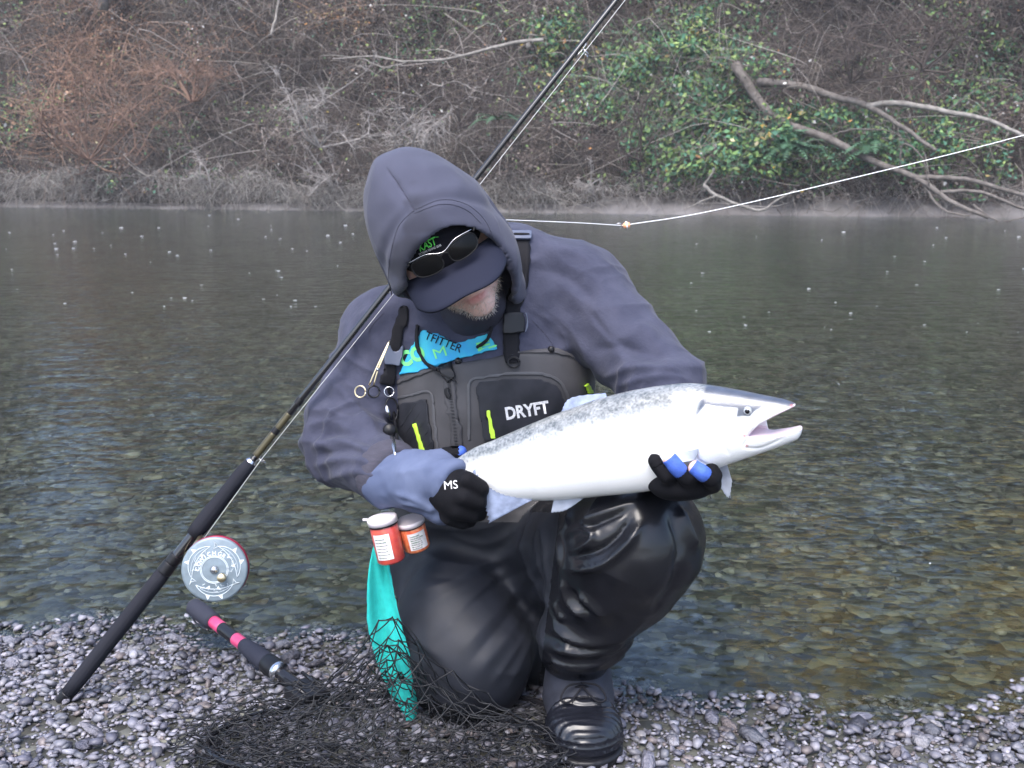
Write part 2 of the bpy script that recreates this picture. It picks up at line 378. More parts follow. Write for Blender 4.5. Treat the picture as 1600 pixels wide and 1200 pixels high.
def stone_mat(name, wet):
    m = bpy.data.materials.new(name); m.use_nodes = True; t = m.node_tree; b = t.nodes['Principled BSDF']
    a = t.nodes.new('ShaderNodeAttribute'); a.attribute_name = 'col'
    oc = t.nodes.new('ShaderNodeAttribute'); oc.attribute_type = 'OBJECT'; oc.attribute_name = 'stone_colour'
    add = t.nodes.new('ShaderNodeMix'); add.data_type = 'RGBA'; add.blend_type = 'ADD'; add.inputs['Factor'].default_value = 1
    t.links.new(a.outputs['Color'], add.inputs['A']); t.links.new(oc.outputs['Color'], add.inputs['B'])
    tc = t.nodes.new('ShaderNodeTexCoord'); nz = t.nodes.new('ShaderNodeTexNoise'); nz.inputs['Scale'].default_value = 2.5 if wet == 2 else 90; nz.inputs['Detail'].default_value = 6
    t.links.new(tc.outputs['Object'], nz.inputs['Vector']); mx = t.nodes.new('ShaderNodeMix'); mx.data_type = 'RGBA'; mx.blend_type = 'MULTIPLY'
    mr = t.nodes.new('ShaderNodeMapRange'); mr.inputs[1].default_value = .3; mr.inputs[2].default_value = .7; t.links.new(nz.outputs['Fac'], mr.inputs[0]); t.links.new(mr.outputs[0], mx.inputs['Factor'])
    t.links.new(add.outputs['Result'], mx.inputs['A']); mx.inputs['B'].default_value = (.6, .6, .62, 1); t.links.new(mx.outputs['Result'], b.inputs['Base Color'])
    b.inputs['Roughness'].default_value = .5
    bp = t.nodes.new('ShaderNodeBump'); bp.inputs['Strength'].default_value = .5; bp.inputs['Distance'].default_value = .002 if wet != 2 else .1; t.links.new(nz.outputs['Fac'], bp.inputs['Height']); t.links.new(bp.outputs[0], b.inputs['Normal'])
    return m
M_stone = stone_mat('river_stone', 0); M_part = stone_mat('river_stone_big', 2)

# small gravel: nobody could count it
n = 27000
x = RNG.uniform(-1.5, 1.5, n); s = -RNG.uniform(-.14, 1.0, n) ** 1.0; y = shore(x) + s
ok = (y > 1.55); x, y, s = x[ok], y[ok], s[ok]; n = len(x)
sz = np.clip(RNG.lognormal(math.log(.0070), .50, n), .003, .019)
cl = stone_cols(n); wetf = np.clip(1 - np.abs(s - .0) / .09, 0, 1) * (s > -.09); cl *= (1 - .4 * wetf)[:, None]
pos = np.stack([x, y, zground(x, y) + sz * RNG.uniform(.0, .75, n)], 1)
V, F, C = scatter(pos, sz, .35, cl)
mk('gravel', V, F, M_stone, parent=ground, smooth=False, colr=C, kind='stuff')
# stones under water
n = 9000
x = RNG.uniform(-3.2, 3.2, n); s = RNG.uniform(.02, 1, n) ** 1.6 * 6.0; y = shore(x) + s
sz = np.clip(RNG.lognormal(math.log(.019), .42, n), .007, .05) * np.clip(.55 + s * .5, .5, 1.2)
cl = stone_cols(n) * np.array([1.0, .98, .72]) * RNG.uniform(.50, 1.0, (n, 1))
pos = np.stack([x, y, zground(x, y) + sz * RNG.uniform(-.1, .3, n)], 1)
pos[:, 2] = np.minimum(pos[:, 2], WL - .004 - sz * .55)
V, F, C = scatter(pos, sz, .25, cl)
mk('submerged_stones', V, F, M_stone, parent=ground, smooth=True, colr=C, kind='stuff')
# the larger stones, one by one
pm = []
for k in range(10):
    v, f = stone_proto(100 + k, .5); pm.append(me_np('stone', v, f, smooth=False)); pm[-1].materials.append(M_part)
cnt = 0; tries = 0; placed = []
NAMED = [(1350, 1105, .034, 0), (1340, 1080, .02, 3), (1247, 1088, .018, 0), (1150, 1105, .022, 4), (1400, 1175, .03, 9), (1500, 1180, .02, 3), (530, 1025, .028, 7), (275, 990, .03, 4), (210, 1015, .032, 6),
         (390, 1045, .026, 1), (275, 1118, .024, 7), (140, 1130, .028, 3), (150, 1165, .034, 1), (255, 1060, .026, 0), (122, 930, .02, 2), (20, 1040, .03, 1), (60, 1015, .03, 0), (1580, 1130, .025, 1)]
while cnt < 290 and tries < 6000:
    tries += 1
    if tries <= len(NAMED):
        a, b, r, ci = NAMED[tries - 1]; q = PZ(a, b, -.02); xx, yy = q[0], q[1]; col = PAL[ci]
    else:
        xx = random.uniform(-1.25, 1.25); ss = -abs(random.gauss(0, .4)) + .03; yy = float(shore(xx)) + ss; r = min(.042, random.lognormvariate(math.log(.0180), .36)); col = PAL[random.randrange(len(PAL))]
        if yy < 1.66: continue
        if any((xx - p[0]) ** 2 + (yy - p[1]) ** 2 < (.62 * (r + p[2])) ** 2 for p in placed): continue
    placed.append((xx, yy, r)); cnt += 1
    o = bpy.data.objects.new('stone', pm[random.randrange(10)]); COL.objects.link(o); o.parent = ground
    o.location = (xx, yy, float(zground(np.array([xx]), np.array([yy]))[0]) + r * .30); o.scale = (r * random.uniform(.9, 1.35), r * random.uniform(.75, 1.0), r * random.uniform(.55, 1.0))
    o.rotation_euler = (random.gauss(0, .25), random.gauss(0, .25), random.uniform(0, 6.28))
    kf = random.uniform(.8, 1.2); o['stone_colour'] = [float(c * kf * t_) for c, t_ in zip(col, (.99, .98, 1.08))]
# foam flecks drifting on the river
fm = bmesh.new(); bmesh.ops.create_icosphere(fm, subdivisions=2, radius=1)
for v in fm.verts: v.co *= 1 + .25 * math.sin(v.co.x * 5 + v.co.y * 3)
V, F = bm_np(fm); fme = me_np('foam_fleck', V, F); M_foam = mat('foam', (.75, .77, .8), .6); fme.materials.append(M_foam)
for k in range(90):
    if k < 52: a, b = random.uniform(0, 560), random.uniform(335, 480) if k % 3 else random.uniform(345, 400)
    else: a, b = random.uniform(1080, 1600), random.uniform(345, 520)
    if k >= 84: a, b = random.choice([(1130, 700), (1420, 940), (560, 610), (1460, 880), (200, 625), (1310, 600)])
    q = PZ(a + random.uniform(-9, 9), b, WL + .003); r = .00095 * q[1] * random.uniform(.5, 1.35)
    o = bpy.data.objects.new('foam_fleck', fme); COL.objects.link(o); o.location = [float(c) for c in q]; o.scale = (r * random.uniform(1, 1.8), r * random.uniform(.7, 1.6), min(.003, r * .15)); o.rotation_euler = (0, 0, random.uniform(0, 3))
    tag(o, 'small white foam fleck drifting on the grey river surface', 'foam', 'foam flecks on the river')
# ================================================================== FAR BANK
def Yb(x): return 24.85 - .236 * np.asarray(x, float)
def bank_t(z):
    z = np.asarray(z, float); return np.where(z < .45, z * 1.3, .585 + (z - .45) / 1.35)
def bankY(x, z):
    x = np.asarray(x, float); z = np.asarray(z, float)
    return Yb(x) + bank_t(z - WL) + np.clip(z - .1, 0, 1) * .7 * fbm(np.stack([x * .35, z * .35, 0 * x], -1).reshape(-1, 3), 3, 11).reshape(x.shape)
M_soil = mat('bank_soil', (.018, .015, .013), .95, base2=(.038, .031, .026), vscale=1.5, bump=.8, bscale=6, bdist=.08)
M_mud = mat('bank_mud', (.15, .142, .145), .8, base2=(.095, .088, .085), vscale=2.0, bump=.7, bscale=5, bdist=.05)
xs = np.arange(-40, 40, .35); zs = np.concatenate([np.linspace(-.6, .6, 9), np.arange(.9, 9.3, .5)])
X, Z = np.meshgrid(xs, zs, indexing='ij'); Y = bankY(X, Z); Y[:, -1] += 30; V = np.stack([X, Y, Z], -1).reshape(-1, 3); n_, m_ = X.shape          # the crest runs back level
i, j = np.meshgrid(np.arange(n_ - 1), np.arange(m_ - 1), indexing='ij'); b = i * m_ + j
mk('bank_hillside', V, np.stack([b, b + m_, b + m_ + 1, b + 1], -1).reshape(-1, 4), M_soil, kind='structure')
# pale mud shelf along the foot of the bank
xs = np.arange(-34, 32, .2); tt = np.linspace(0, 1, 9); X, T = np.meshgrid(xs, tt, indexing='ij')
hh = np.interp(X, [-20, 1, 3, 5, 9, 11, 20], [.22, .25, .42, .60, .50, .42, .4]) * (1 + .18 * vnoise(np.stack([X * .9, 0 * X, 0 * X], -1).reshape(-1, 3), 5).reshape(X.shape))
Yt = Yb(X) - .55 + T * 1.25 + .12 * vnoise(np.stack([X * 1.3, T * 2, 0 * X], -1).reshape(-1, 3), 8).reshape(X.shape); Zt = WL - .06 + hh * np.sin(T * 1.5) + .03 * vnoise(np.stack([X * 4, T * 6, 0 * X], -1).reshape(-1, 3), 9).reshape(X.shape)
V = np.stack([X, Yt, Zt], -1).reshape(-1, 3); n_, m_ = X.shape; i, j = np.meshgrid(np.arange(n_ - 1), np.arange(m_ - 1), indexing='ij'); b = i * m_ + j
mk('mud_shelf', V, np.stack([b, b + m_, b + m_ + 1, b + 1], -1).reshape(-1, 4), M_mud, kind='structure')

M_twig = mat('twig', (.1, .1, .1), .85, attr='col'); M_leaf = mat('leaf', (.1, .1, .1), .65, attr='col', spec=.3)
def sprays(root, dirs, ln, rad, K=6, droop=.4, wob=.25, sides=3):
    """curved twigs from root points"""
    N = len(root); t = np.linspace(0, 1, K)[None, :, None]; L = ln[:, None, None]
    side = RNG.normal(size=(N, 1, 3)) * wob; side2 = RNG.normal(size=(N, 1, 3)) * wob * .5
    p = root[:, None, :] + L * (dirs[:, None, :] * t + side * t ** 2 + side2 * np.sin(t * 5)) - np.array([0, 0, 1.0]) * L * droop * t ** 2
    r = rad[:, None] * (1 - .8 * np.linspace(0, 1, K)[None]); return p, r
def leaves(c, size, nbias=(0, -.6, .5)):
    N = len(c); n = RNG.normal(size=(N, 3)) + np.array(nbias); n /= np.linalg.norm(n, axis=1, keepdims=True)
    u = np.cross(n, RNG.normal(size=(N, 3))); u /= np.linalg.norm(u, axis=1, keepdims=True); v = np.cross(n, u); s = size[:, None]
    V = np.stack([c - u * s, c + v * s * .55 + n * s * .12, c + u * s * 1.05, c - v * s * .55 + n * s * .12], 1).reshape(-1, 3)
    return V, (np.arange(N)[:, None] * 4 + np.arange(4))
def unit(v): return v / np.linalg.norm(v, axis=-1, keepdims=True)

# colour of the growth by place on the bank (x as picture column at the bank, y as row)
def zone(px, py):
    n1 = fbm(np.stack([px / 95, py / 70, 0 * px], -1), 3, 21); n2 = fbm(np.stack([px / 40, py / 40, 0 * px + 5], -1), 2, 31)
    g = np.zeros_like(px)
    def spot(cx, cy, rx, ry, k=1.0): return k * np.exp(-((px - cx) / rx) ** 2 - ((py - cy) / ry) ** 2)
    green = spot(1090, 90, 140, 130, 1.3) + spot(1030, 170, 70, 70, .7) + spot(1240, 225, 90, 50, 1.1) + spot(1060, 240, 60, 40, .6) + spot(1540, 120, 90, 70, .7) + spot(1300, 200, 80, 60, .5) + spot(970, 60, 60, 60, .5) + spot(1380, 90, 60, 50, .35) + spot(1500, 230, 120, 40, .5) + spot(740, 30, 90, 50, .7) + spot(860, 60, 70, 60, .55) + spot(100, 200, 160, 90, .25)
    rust = spot(140, 110, 85, 110, 1.3) + spot(320, 90, 110, 70, .55) + spot(40, 200, 80, 80, .5) + spot(550, 30, 50, 30, .6)
    gold = spot(540, 35, 60, 30, .8) + spot(1085, 50, 30, 20, .4) + spot(860, 90, 80, 60, .5) + spot(1250, 40, 200, 50, .15) + spot(1190, 200, 30, 30, .5)
    return green + .38 * n1, rust + .25 * n2, gold + .22 * n2
def pick_cols(px, py, N, leaf):
    g, r, y = zone(px, py); u = RNG.uniform(0, 1, N); c = np.empty((N, 3))
    brown = np.array([(.090, .066, .056), (.125, .10, .085), (.065, .048, .045), (.15, .125, .11), (.11, .085, .08)]); c[:] = brown[RNG.integers(0, 5, N)]
    k = u < np.clip(.75 * (r - .15), 0, .85); c[k] = np.array([(.30, .165, .105), (.23, .125, .08), (.33, .21, .14)])[RNG.integers(0, 3, k.sum())]
    if leaf:
        k = RNG.uniform(0, 1, N) < np.clip(1.7 * (g - .12), 0.05, .97); c[k] = np.array([(.085, .19, .085), (.05, .13, .07), (.16, .27, .09), (.07, .18, .12), (.22, .30, .10)])[RNG.integers(0, 5, k.sum())]
        k = RNG.uniform(0, 1, N) < np.clip(.35 * (y - .2), 0.006, .3); c[k] = np.array([(.42, .30, .06), (.34, .26, .10), (.45, .22, .08), (.40, .36, .22)])[RNG.integers(0, 4, k.sum())]
        k = RNG.uniform(0, 1, N) < .010; c[k] = (.5, .5, .5)
    else:
        k = RNG.uniform(0, 1, N) < .16; c[k] = (.24, .21, .19)
    return c * RNG.uniform(.45, 1.1, (N, 1))
def relief(x, z): return fbm(np.stack([x * .75, z * .95, 0 * x], -1), 3, 201)
def on_bank(N, zlo, zhi, out=.5, push=.75):
    x = RNG.uniform(-17, 14, N); far_ = RNG.uniform(0, 1, N) < .27; x[far_] = np.where(RNG.uniform(0, 1, far_.sum()) < .5, RNG.uniform(-32, -17, far_.sum()), RNG.uniform(14, 28, far_.sum())); z = RNG.uniform(zlo, zhi, N); y = bankY(x, z) - RNG.uniform(-.1, out, N) - push * np.clip(relief(x, z) + .25, 0, 1.4) * np.clip(z, .2, 1); return np.stack([x, y, z], 1)
# tangled brambles over the whole slope: one mass
root = on_bank(22500, .25, 7.5, .3); px, py = proj(root); N = len(root)
d = unit(RNG.normal(size=(N, 3)) * np.array([.9, .4, .7]) + np.array([0, -.45, .35])); ln = RNG.uniform(.35, 1.5, N)
p, r = sprays(root, d, ln, RNG.uniform(.004, .011, N), 5, .55, .45); V, F = tubes(p, r, 3)
c = pick_cols(px, py, N, False)
mk('bramble_thicket', V, F, M_twig, colr=np.repeat(c, 15, 0), label='tangled brown brambles covering the far river bank', category='brambles', kind='stuff')
root = on_bank(2000, .3, 6.5, .2, 1.0); px, py = proj(root); N = len(root)      # long arching canes
d = unit(RNG.normal(size=(N, 3)) * np.array([.9, .3, .5]) + np.array([0, -.5, .8])); p, r = sprays(root, d, RNG.uniform(1.0, 2.6, N), RNG.uniform(.007, .014, N), 9, .7, .35); V, F = tubes(p, r, 3)
c = np.array([(.22, .20, .18), (.15, .13, .115), (.30, .275, .26), (.10, .085, .08)])[RNG.integers(0, 4, N)]; g, r_, y_ = zone(px, py); c[r_ > .45] = (.27, .17, .12)
mk('arching_canes', V, F, M_twig, colr=np.repeat(c, 27, 0), label='long pale canes arching out of the thicket on the far bank', category='brambles', kind='stuff')
root = on_bank(200000, .30, 7.5, .55, 1.1); px, py = proj(root); g, r_, y_ = zone(px, py); rl = relief(root[:, 0], root[:, 2])
keep = RNG.uniform(0, 1, len(root)) < np.clip(.40 + .5 * g + .55 * rl, .10, 1); root = root[keep]; px, py = px[keep], py[keep]; g = g[keep]; N = len(root)
V, F = leaves(root, RNG.uniform(.020, .050, N) * (1 + .9 * np.clip(g, 0, 1)))
mk('bank_leaves', V, F, M_leaf, smooth=False, colr=np.repeat(pick_cols(px, py, N, True), 4, 0), label='brown and green leaves of the undergrowth on the far bank', category='leaves', kind='stuff')
# dry pale grass and roots hanging over the water's edge
N = 11000; x = np.concatenate([RNG.uniform(-17, 1.0, 7500), RNG.uniform(1, 12, 1500), RNG.uniform(-32, -17, 1300), RNG.uniform(12, 28, 700)]); z = RNG.uniform(.15, .62, N) * (1 + .5 * vnoise(np.stack([x, 0 * x, 0 * x], 1), 4)); root = np.stack([x, Yb(x) + RNG.uniform(-.35, .5, N), z], 1)
d = unit(RNG.normal(size=(N, 3)) * .6 + np.array([0, -.5, .35])); p, r = sprays(root, d, RNG.uniform(.2, .7, N), RNG.uniform(.004, .008, N), 5, .9, .3); V, F = tubes(p, r, 3)
c = np.array([(.27, .26, .25), (.20, .19, .18), (.14, .125, .115), (.32, .30, .28)])[RNG.integers(0, 4, N)] * RNG.uniform(.6, 1.15, (N, 1))
mk('bank_grass', V, F, M_twig, colr=np.repeat(c, 15, 0), label='pale dry grass hanging over the foot of the far bank', category='grass', kind='stuff')

# ---- single shrubs, saplings and dead wood that stand out
def limb_px(pts, Ys, r0, r1, n=22, wob=.0):
    """a limb along picture points at the given distances"""
    q = np.array([P(a, b, y) for (a, b), y in zip(pts, np.broadcast_to(Ys, (len(pts),)))]); s = spline(q, n); s += wob * RNG.normal(size=s.shape); return tube(s, .8 * np.linspace(r0, r1, n), 7)
M_bark = mat('grey_bark', (.14, .125, .115), .9, base2=(.07, .06, .055), vscale=9, bump=.7, bscale=25, bdist=.02)
M_pale = mat('pale_bark', (.24, .225, .21), .85, base2=(.13, .12, .11), vscale=9, bump=.6, bscale=25, bdist=.02)
ft = empty('fallen_tree', P(1500, 336, 21.6), label='fallen grey tree with forked limbs reaching down into the river', category='tree')
D = lambda px: 25.0 - .236 * (px - 800) / FPX * 23.5
for k, (pts, dy, r0, r1) in enumerate([
    ([(1148, 100), (1180, 150), (1220, 190), (1290, 215), (1370, 255), (1430, 277), (1490, 318), (1545, 340)], [.8, .6, .2, -.3, -.8, -1.1, -1.4, -1.6], .15, .045),
    ([(1185, 128), (1250, 135), (1310, 153), (1355, 166), (1400, 192), (1462, 236)], [.6, .2, -.1, -.4, -.8, -1.2], .12, .045),
    ([(1355, 166), (1405, 161), (1480, 174), (1545, 188), (1600, 212), (1680, 240)], [-.4, -.6, -.9, -1.2, -1.5, -1.8], .085, .035),
    ([(1425, 277), (1510, 281), (1600, 305), (1680, 322)], [-1.1, -1.3, -1.5, -1.6], .07, .04),
    ([(1470, 300), (1530, 300), (1600, 326), (1660, 335)], [-1.2, -1.4, -1.6, -1.7], .05, .03),
    ([(1405, 262), (1412, 225), (1440, 245), (1452, 290)], [-1.0, -1.1, -1.2, -1.3], .03, .012),
    ([(1440, 282), (1470, 325), (1515, 338)], [-1.1, -1.4, -1.6], .04, .02),
    ([(1290, 215), (1330, 203), (1390, 205), (1420, 225)], [-.3, -.5, -.7, -.9], .03, .010),
    ([(1480, 174), (1510, 150), (1560, 120)], [-.9, -.9, -.8], .02, .006),
    ([(1520, 320), (1560, 345), (1610, 338)], [-1.5, -1.6, -1.6], .03, .012)]):
    V, F = limb_px(pts, [D(a[0]) + t for a, t in zip(pts, dy)], r0, r1, 26, .006)
    mk('trunk' if k == 0 else 'branch', V, F, M_pale if k in (2,) else M_bark, ft)
dw = empty('driftwood', P(1190, 326, 22.6), label='curved grey driftwood limb lying on the mud shelf', category='driftwood')
for k, (pts, dy, r0, r1) in enumerate([([(1098, 290), (1120, 306), (1160, 322), (1192, 328), (1215, 312), (1245, 296)], -1.0, .055, .02), ([(1098, 292), (1110, 275), (1118, 262)], -.8, .03, .012), ([(1120, 306), (1095, 315), (1075, 325)], -1.0, .03, .015)]):
    V, F = limb_px(pts, [D(a[0]) + dy for a in pts], r0, r1, 20, .006); mk('trunk' if k == 0 else 'branch', V, F, M_pale, dw)
db = empty('dead_branch', P(820, 120, 27), label='pale bare branch sweeping level across the brown thicket', category='branch')
for k, (pts, r0, r1) in enumerate([([(850, 62), (790, 70), (720, 88), (640, 96), (580, 88), (520, 92)], .06, .015), ([(640, 96), (600, 105), (560, 90), (500, 86)], .025, .008), ([(720, 88), (690, 78), (650, 80)], .025, .008)]):
    V, F = limb_px(pts, [D(a[0]) + .9 for a in pts], r0, r1, 20, .01); mk('branch' if k else 'trunk', V, F, M_pale, db)
def bare_shrub(px, py, n, h, lean, label, matl, grp=None, spread=.7, name='bare_shrub'):
    base = P(px, py, float(D(px)) - .25); o = empty(name, base, label=label, category='shrub', group=grp)
    for k in range(n):
        d = unit(np.array([lean[0] + random.gauss(0, spread), lean[1] - .25 + random.gauss(0, .25), 1.0])); L = h * random.uniform(.6, 1.1)
        p, r = sprays(base[None], d[None], np.array([L]), np.array([.022]), 8, .25, .25); mb = MB(); mb.add(*tubes(p, r, 5))
        m = 26; ti = RNG.integers(2, 8, m); rt = p[0][ti]; dd = unit(d + RNG.normal(size=(m, 3)) * .8); q, r2 = sprays(rt, dd, RNG.uniform(.2, .55, m) * h * .55, RNG.uniform(.006, .010, m), 5, .3, .35); mb.add(*tubes(q, r2, 3))
        mk('stem', *mb.out(), matl, o)
M_pt = mat('pale_twig', (.33, .31, .30), .85, base2=(.22, .20, .19), vscale=5); M_rt = mat('rust_twig', (.24, .15, .11), .85, base2=(.16, .095, .07), vscale=5); M_dt = mat('dark_twig', (.07, .055, .05), .9)
for a in [(500, 230, 9, 2.0, (.2, -.3), 'wide pale grey bare shrub sprawling in the middle of the thicket', M_pt), (640, 250, 7, 2.2, (-.2, -.3), 'tall pale grey bare shrub beside the sprawling one', M_pt),
          (520, 296, 5, 1.3, (0, 0), 'low pale forked shrub rooted in the grass at the water line', M_pt), (665, 245, 4, 1.0, (.1, 0), 'slim forked pale sapling against the dark thicket', M_pt),
          (140, 250, 16, 3.4, (.05, -.1), 'rust red leafless shrub towering on the brown slope', M_rt), (300, 160, 9, 2.0, (0, 0), 'smaller rust tinged shrub next to the towering one', M_rt),
          (330, 300, 5, 1.1, (.3, 0), 'scrubby pale shrub leaning over the grass fringe', M_pt), (720, 200, 6, 1.8, (.2, 0), 'dark bare shrub under the level pale branch', M_dt), (1000, 250, 7, 2.0, (-.3, 0), 'dark hanging shrub below the ivy', M_dt), (1330, 130, 9, 2.4, (.1, 0), 'dark leafless shrub above the fallen tree', M_dt), (1440, 110, 8, 2.2, (.1, 0), 'dark leafless shrub behind the pale forked limb', M_dt), (930, 305, 6, .7, (0, 0), 'small pale tuft of stalks on the mud', M_pt)]:
    bare_shrub(*a)
for k, (pts, r0, lab) in enumerate([([(826, 75), (832, 40), (838, 0), (842, -80)], .085, 'pale slender trunk standing between two others at the top of the bank'), ([(852, 70), (855, 30), (856, -10), (860, -90)], .06, 'straight pale trunk close beside the leaning one'), ([(908, 50), (898, 20), (890, -5), (875, -80)], .07, 'pale leaning trunk set apart from the pair'), ([(424, 55), (432, 20), (436, -10), (440, -80)], .04, 'thin grey trunk above the rust shrub')]):
    t = empty('slender_tree', P(*pts[0], float(D(pts[0][0])) + 1.9), label=lab, category='tree'); V, F = limb_px(pts, [D(a[0]) + 1.9 + .02 * (75 - a[1]) for a in pts], r0, r0 * .8, 14, .008); mk('trunk', V, F, M_pale, t)
    top = P(*pts[-1], float(D(pts[-1][0])) + 3.6); c = top + RNG.normal(size=(500, 3)) * np.array([.9, .7, .9]) + np.array([0, 0, 1.0]); V, F = leaves(c, RNG.uniform(.04, .07, 500)); mk('crown', V, F, M_leaf, t, smooth=False, colr=np.repeat(pick_cols(*proj(c), 500, True), 4, 0))
M_fern = mat('fern_leaf', (.07, .16, .085), .6, base2=(.045, .10, .06), vscale=4)
def fern(px, py, n, s, label):
    base = P(px, py, float(D(px)) - .5); o = empty('fern_clump', base, label=label, category='fern'); mb = MB()
    for k in range(n):
        d = unit(np.array([random.gauss(0, .9), -.5 + random.gauss(0, .4), .55])); p, r = sprays(base[None], d[None], np.array([s * random.uniform(.7, 1.2)]), np.array([.006]), 14, .55, .1); p = p[0]
        tg = unit(np.gradient(p, axis=0)); sd = unit(np.cross(tg, [0, 0, 1.0])); wd = s * .2 * np.sin(np.linspace(.15, 1, 14) * np.pi)[:, None]
        for sg in (-1, 1):
            a = p; tip = p + sg * sd * wd + tg * wd * .4 - np.array([0, 0, .02]); b2 = p + tg * s * .055
            mb.add(np.stack([a, tip, b2], 1).reshape(-1, 3), np.arange(14 * 3).reshape(-1, 3))
    mk('fronds', *mb.out(), M_fern, o, smooth=False)
for a in [(1235, 235, 34, .9, 'bright green fern clump behind the fallen tree limbs'), (1360, 235, 18, .8, 'green fern clump under the forked limb'), (1180, 255, 16, .7, 'small fern clump at the foot of the green growth'), (780, 185, 12, .7, 'little fern clump beside the fishing rod')]: fern(*a)
# ---- woodland higher up: seen mirrored in the river
M_ycol = 0
def forest_tree(x, z0, h, rad, cols, label, n=900, dy=0.0, trunkm=None, slim=False):
    y = float(bankY(np.array([x]), np.array([z0]))[0]) + dy; base = np.array([x, y, z0]); o = empty('woodland_tree', base, label=label, category='tree', group='woodland along the crest of the far bank')
    V, F = tube(spline([base, base + [random.gauss(0, .2), 0, h * .5], base + [random.gauss(0, .3), 0, h]], 12), np.linspace(.16, .03, 12), 7); mk('trunk', V, F, trunkm or M_bark, o)
    c = []; 
    for k in range(16):
        cc = base + np.array([random.gauss(0, rad * .45), random.gauss(0, rad * .4), h * random.uniform(.35, 1.0)]); c.append(cc + RNG.normal(size=(n // 16, 3)) * rad * .28)
    c = np.concatenate(c); V, F = leaves(c, RNG.uniform(.09, .17, len(c))); cc = np.array(cols)[RNG.integers(0, len(cols), len(c))] * RNG.uniform(.7, 1.3, (len(c), 1))
    mk('crown', V, F, M_leaf, o, smooth=False, colr=np.repeat(cc, 4, 0))
GRN = [(.05, .075, .04), (.07, .085, .045), (.045, .06, .035)]; BRN = [(.12, .10, .08), (.09, .075, .06), (.15, .12, .09)]; SUN_YEL = [(.78, .56, .17), (.70, .52, .18), (.82, .64, .26)]; PAL_ = [(.35, .33, .31), (.28, .26, .24)]  # bright gold leaves: sunlight on the treetops is put into their colour
xx = -24.0; k = 0
while xx < 25:
    pxx = 800 + FPX * xx / 31.0; ty = 0
    yel = abs(pxx - 1290) < 32 or abs(pxx - 1555) < 45; skyg = abs(pxx - 1205) < 62 or abs(pxx - 985) < 55 or abs(pxx - 10) < 80 or abs(pxx - 470) < 30
    if not skyg:
        forest_tree(xx + random.uniform(-.2, .2), random.uniform(5.2, 7.0), random.uniform(7.2, 8.8), random.uniform(1.5, 2.0), GRN if k % 3 else BRN, 'dense green woodland tree on the crest of the far bank' if k % 3 else 'brown leaved woodland tree on the crest of the far bank', 2000)
    k += 1; xx += 1.35
forest_tree((1290 - 800) / FPX * 27.5, 4.8, 8.8, 1.35, SUN_YEL, 'crest tree with sunlight painted into its golden leaves, mirrored beside the stone point', 4200, -2.6)
forest_tree((1560 - 800) / FPX * 27.0, 4.8, 8.6, 1.5, SUN_YEL, 'tree with sunlight painted into its golden leaves at the far end of the crest', 4200, -2.6)
forest_tree((205 - 800) / FPX * 31, 5.0, 6.0, .35, PAL_, 'pale barked slim tree mirrored as a grey streak', 500, -.9, M_pale)
forest_tree((940 - 800) / FPX * 30, 5.0, 5.0, .35, PAL_, 'pale barked slim tree above the ivy', 400, -.9, M_pale)

# ---- morning mist: even, thin air over river, bar and bank
def haze_material():
    m = bpy.data.materials.new('mist'); m.use_nodes = True; t = m.node_tree; t.nodes.remove(t.nodes['Principled BSDF']); v = t.nodes.new('ShaderNodeVolumePrincipled')
    v.inputs['Color'].default_value = (.86, .90, 1.0, 1); v.inputs['Density'].default_value = .0012; v.inputs['Anisotropy'].default_value = .0; t.links.new(v.outputs[0], t.nodes['Material Output'].inputs['Volume']); return m
V, F = box((0, 26, 7.5), (96, 84, 20)); mk('haze', V, F, haze_material(), smooth=False, label='thin morning mist hanging over the river', category='mist', kind='stuff')
# ================================================================== PERSON
M_skin = mat('skin', (.56, .33, .27), .5, attr='col', bump=.25, bscale=500, bdist=.0006)
def hood_mat():
    m = mat('sweatshirt', (.037, .040, .066), .92, base2=(.051, .054, .085), vscale=22, spec=.2, bump=.5, bscale=160, bdist=.0022, sheen=.08, crease=(12, .75, .013))
    return m
M_hoodie = hood_mat(); M_cuff = mat('ribbed_cuff', (.052, .050, .072), .92, var=.25, vscale=60, bump=.6, bscale=300, stretch=(1, 1, 4))
M_wet = mat('damp_sweatshirt', (.034, .033, .052), .8, var=.2, vscale=40, bump=.35, bscale=900, bdist=.0008)
M_wader = mat('wader_shell', (.0065, .007, .010), .27, var=.35, vscale=25, bump=.10, bscale=60, bdist=.003, spec=.4, crease=(9, .7, .012))
M_knee = mat('wader_matte', (.012, .014, .021), .6, var=.3, vscale=18, bump=.12, bscale=700, bdist=.0006, spec=.3, crease=(7, .6, .011))
M_bib = mat('wader_bib', (.036, .035, .039), .7, base2=(.066, .064, .070), vscale=9, bump=.2, bscale=500, bdist=.0006, crease=(10, .3, .006))
M_pock = mat('pocket_panel', (.010, .011, .015), .6, spec=.3, base2=(.022, .023, .030), vscale=22, bump=.15, bscale=300, bdist=.0006)
M_tape = mat('seam_tape', (.075, .075, .082), .55, var=.2, vscale=40)
M_strap = mat('webbing', (.007, .007, .010), .75, spec=.2, bump=.6, bscale=700, bdist=.0006)
M_blackp = mat('black_plastic', (.007, .007, .009), .4, spec=.3); M_buck = mat('grey_plastic', (.085, .10, .15), .4)
M_metal = mat('steel', (.6, .6, .62), .25, 1.0); M_lime = mat('lime_pull', (.50, .80, .06), .5); M_white = mat('white_print', (.72, .72, .74), .6, var=.35, vscale=300)
M_cap = mat('cap_cloth', (.005, .005, .008), .9, spec=.1, bump=.5, bscale=500, bdist=.0008); M_brim = mat('brim_cloth', (.013, .015, .029), .8, spec=.15, bump=.5, bscale=600, bdist=.0006)
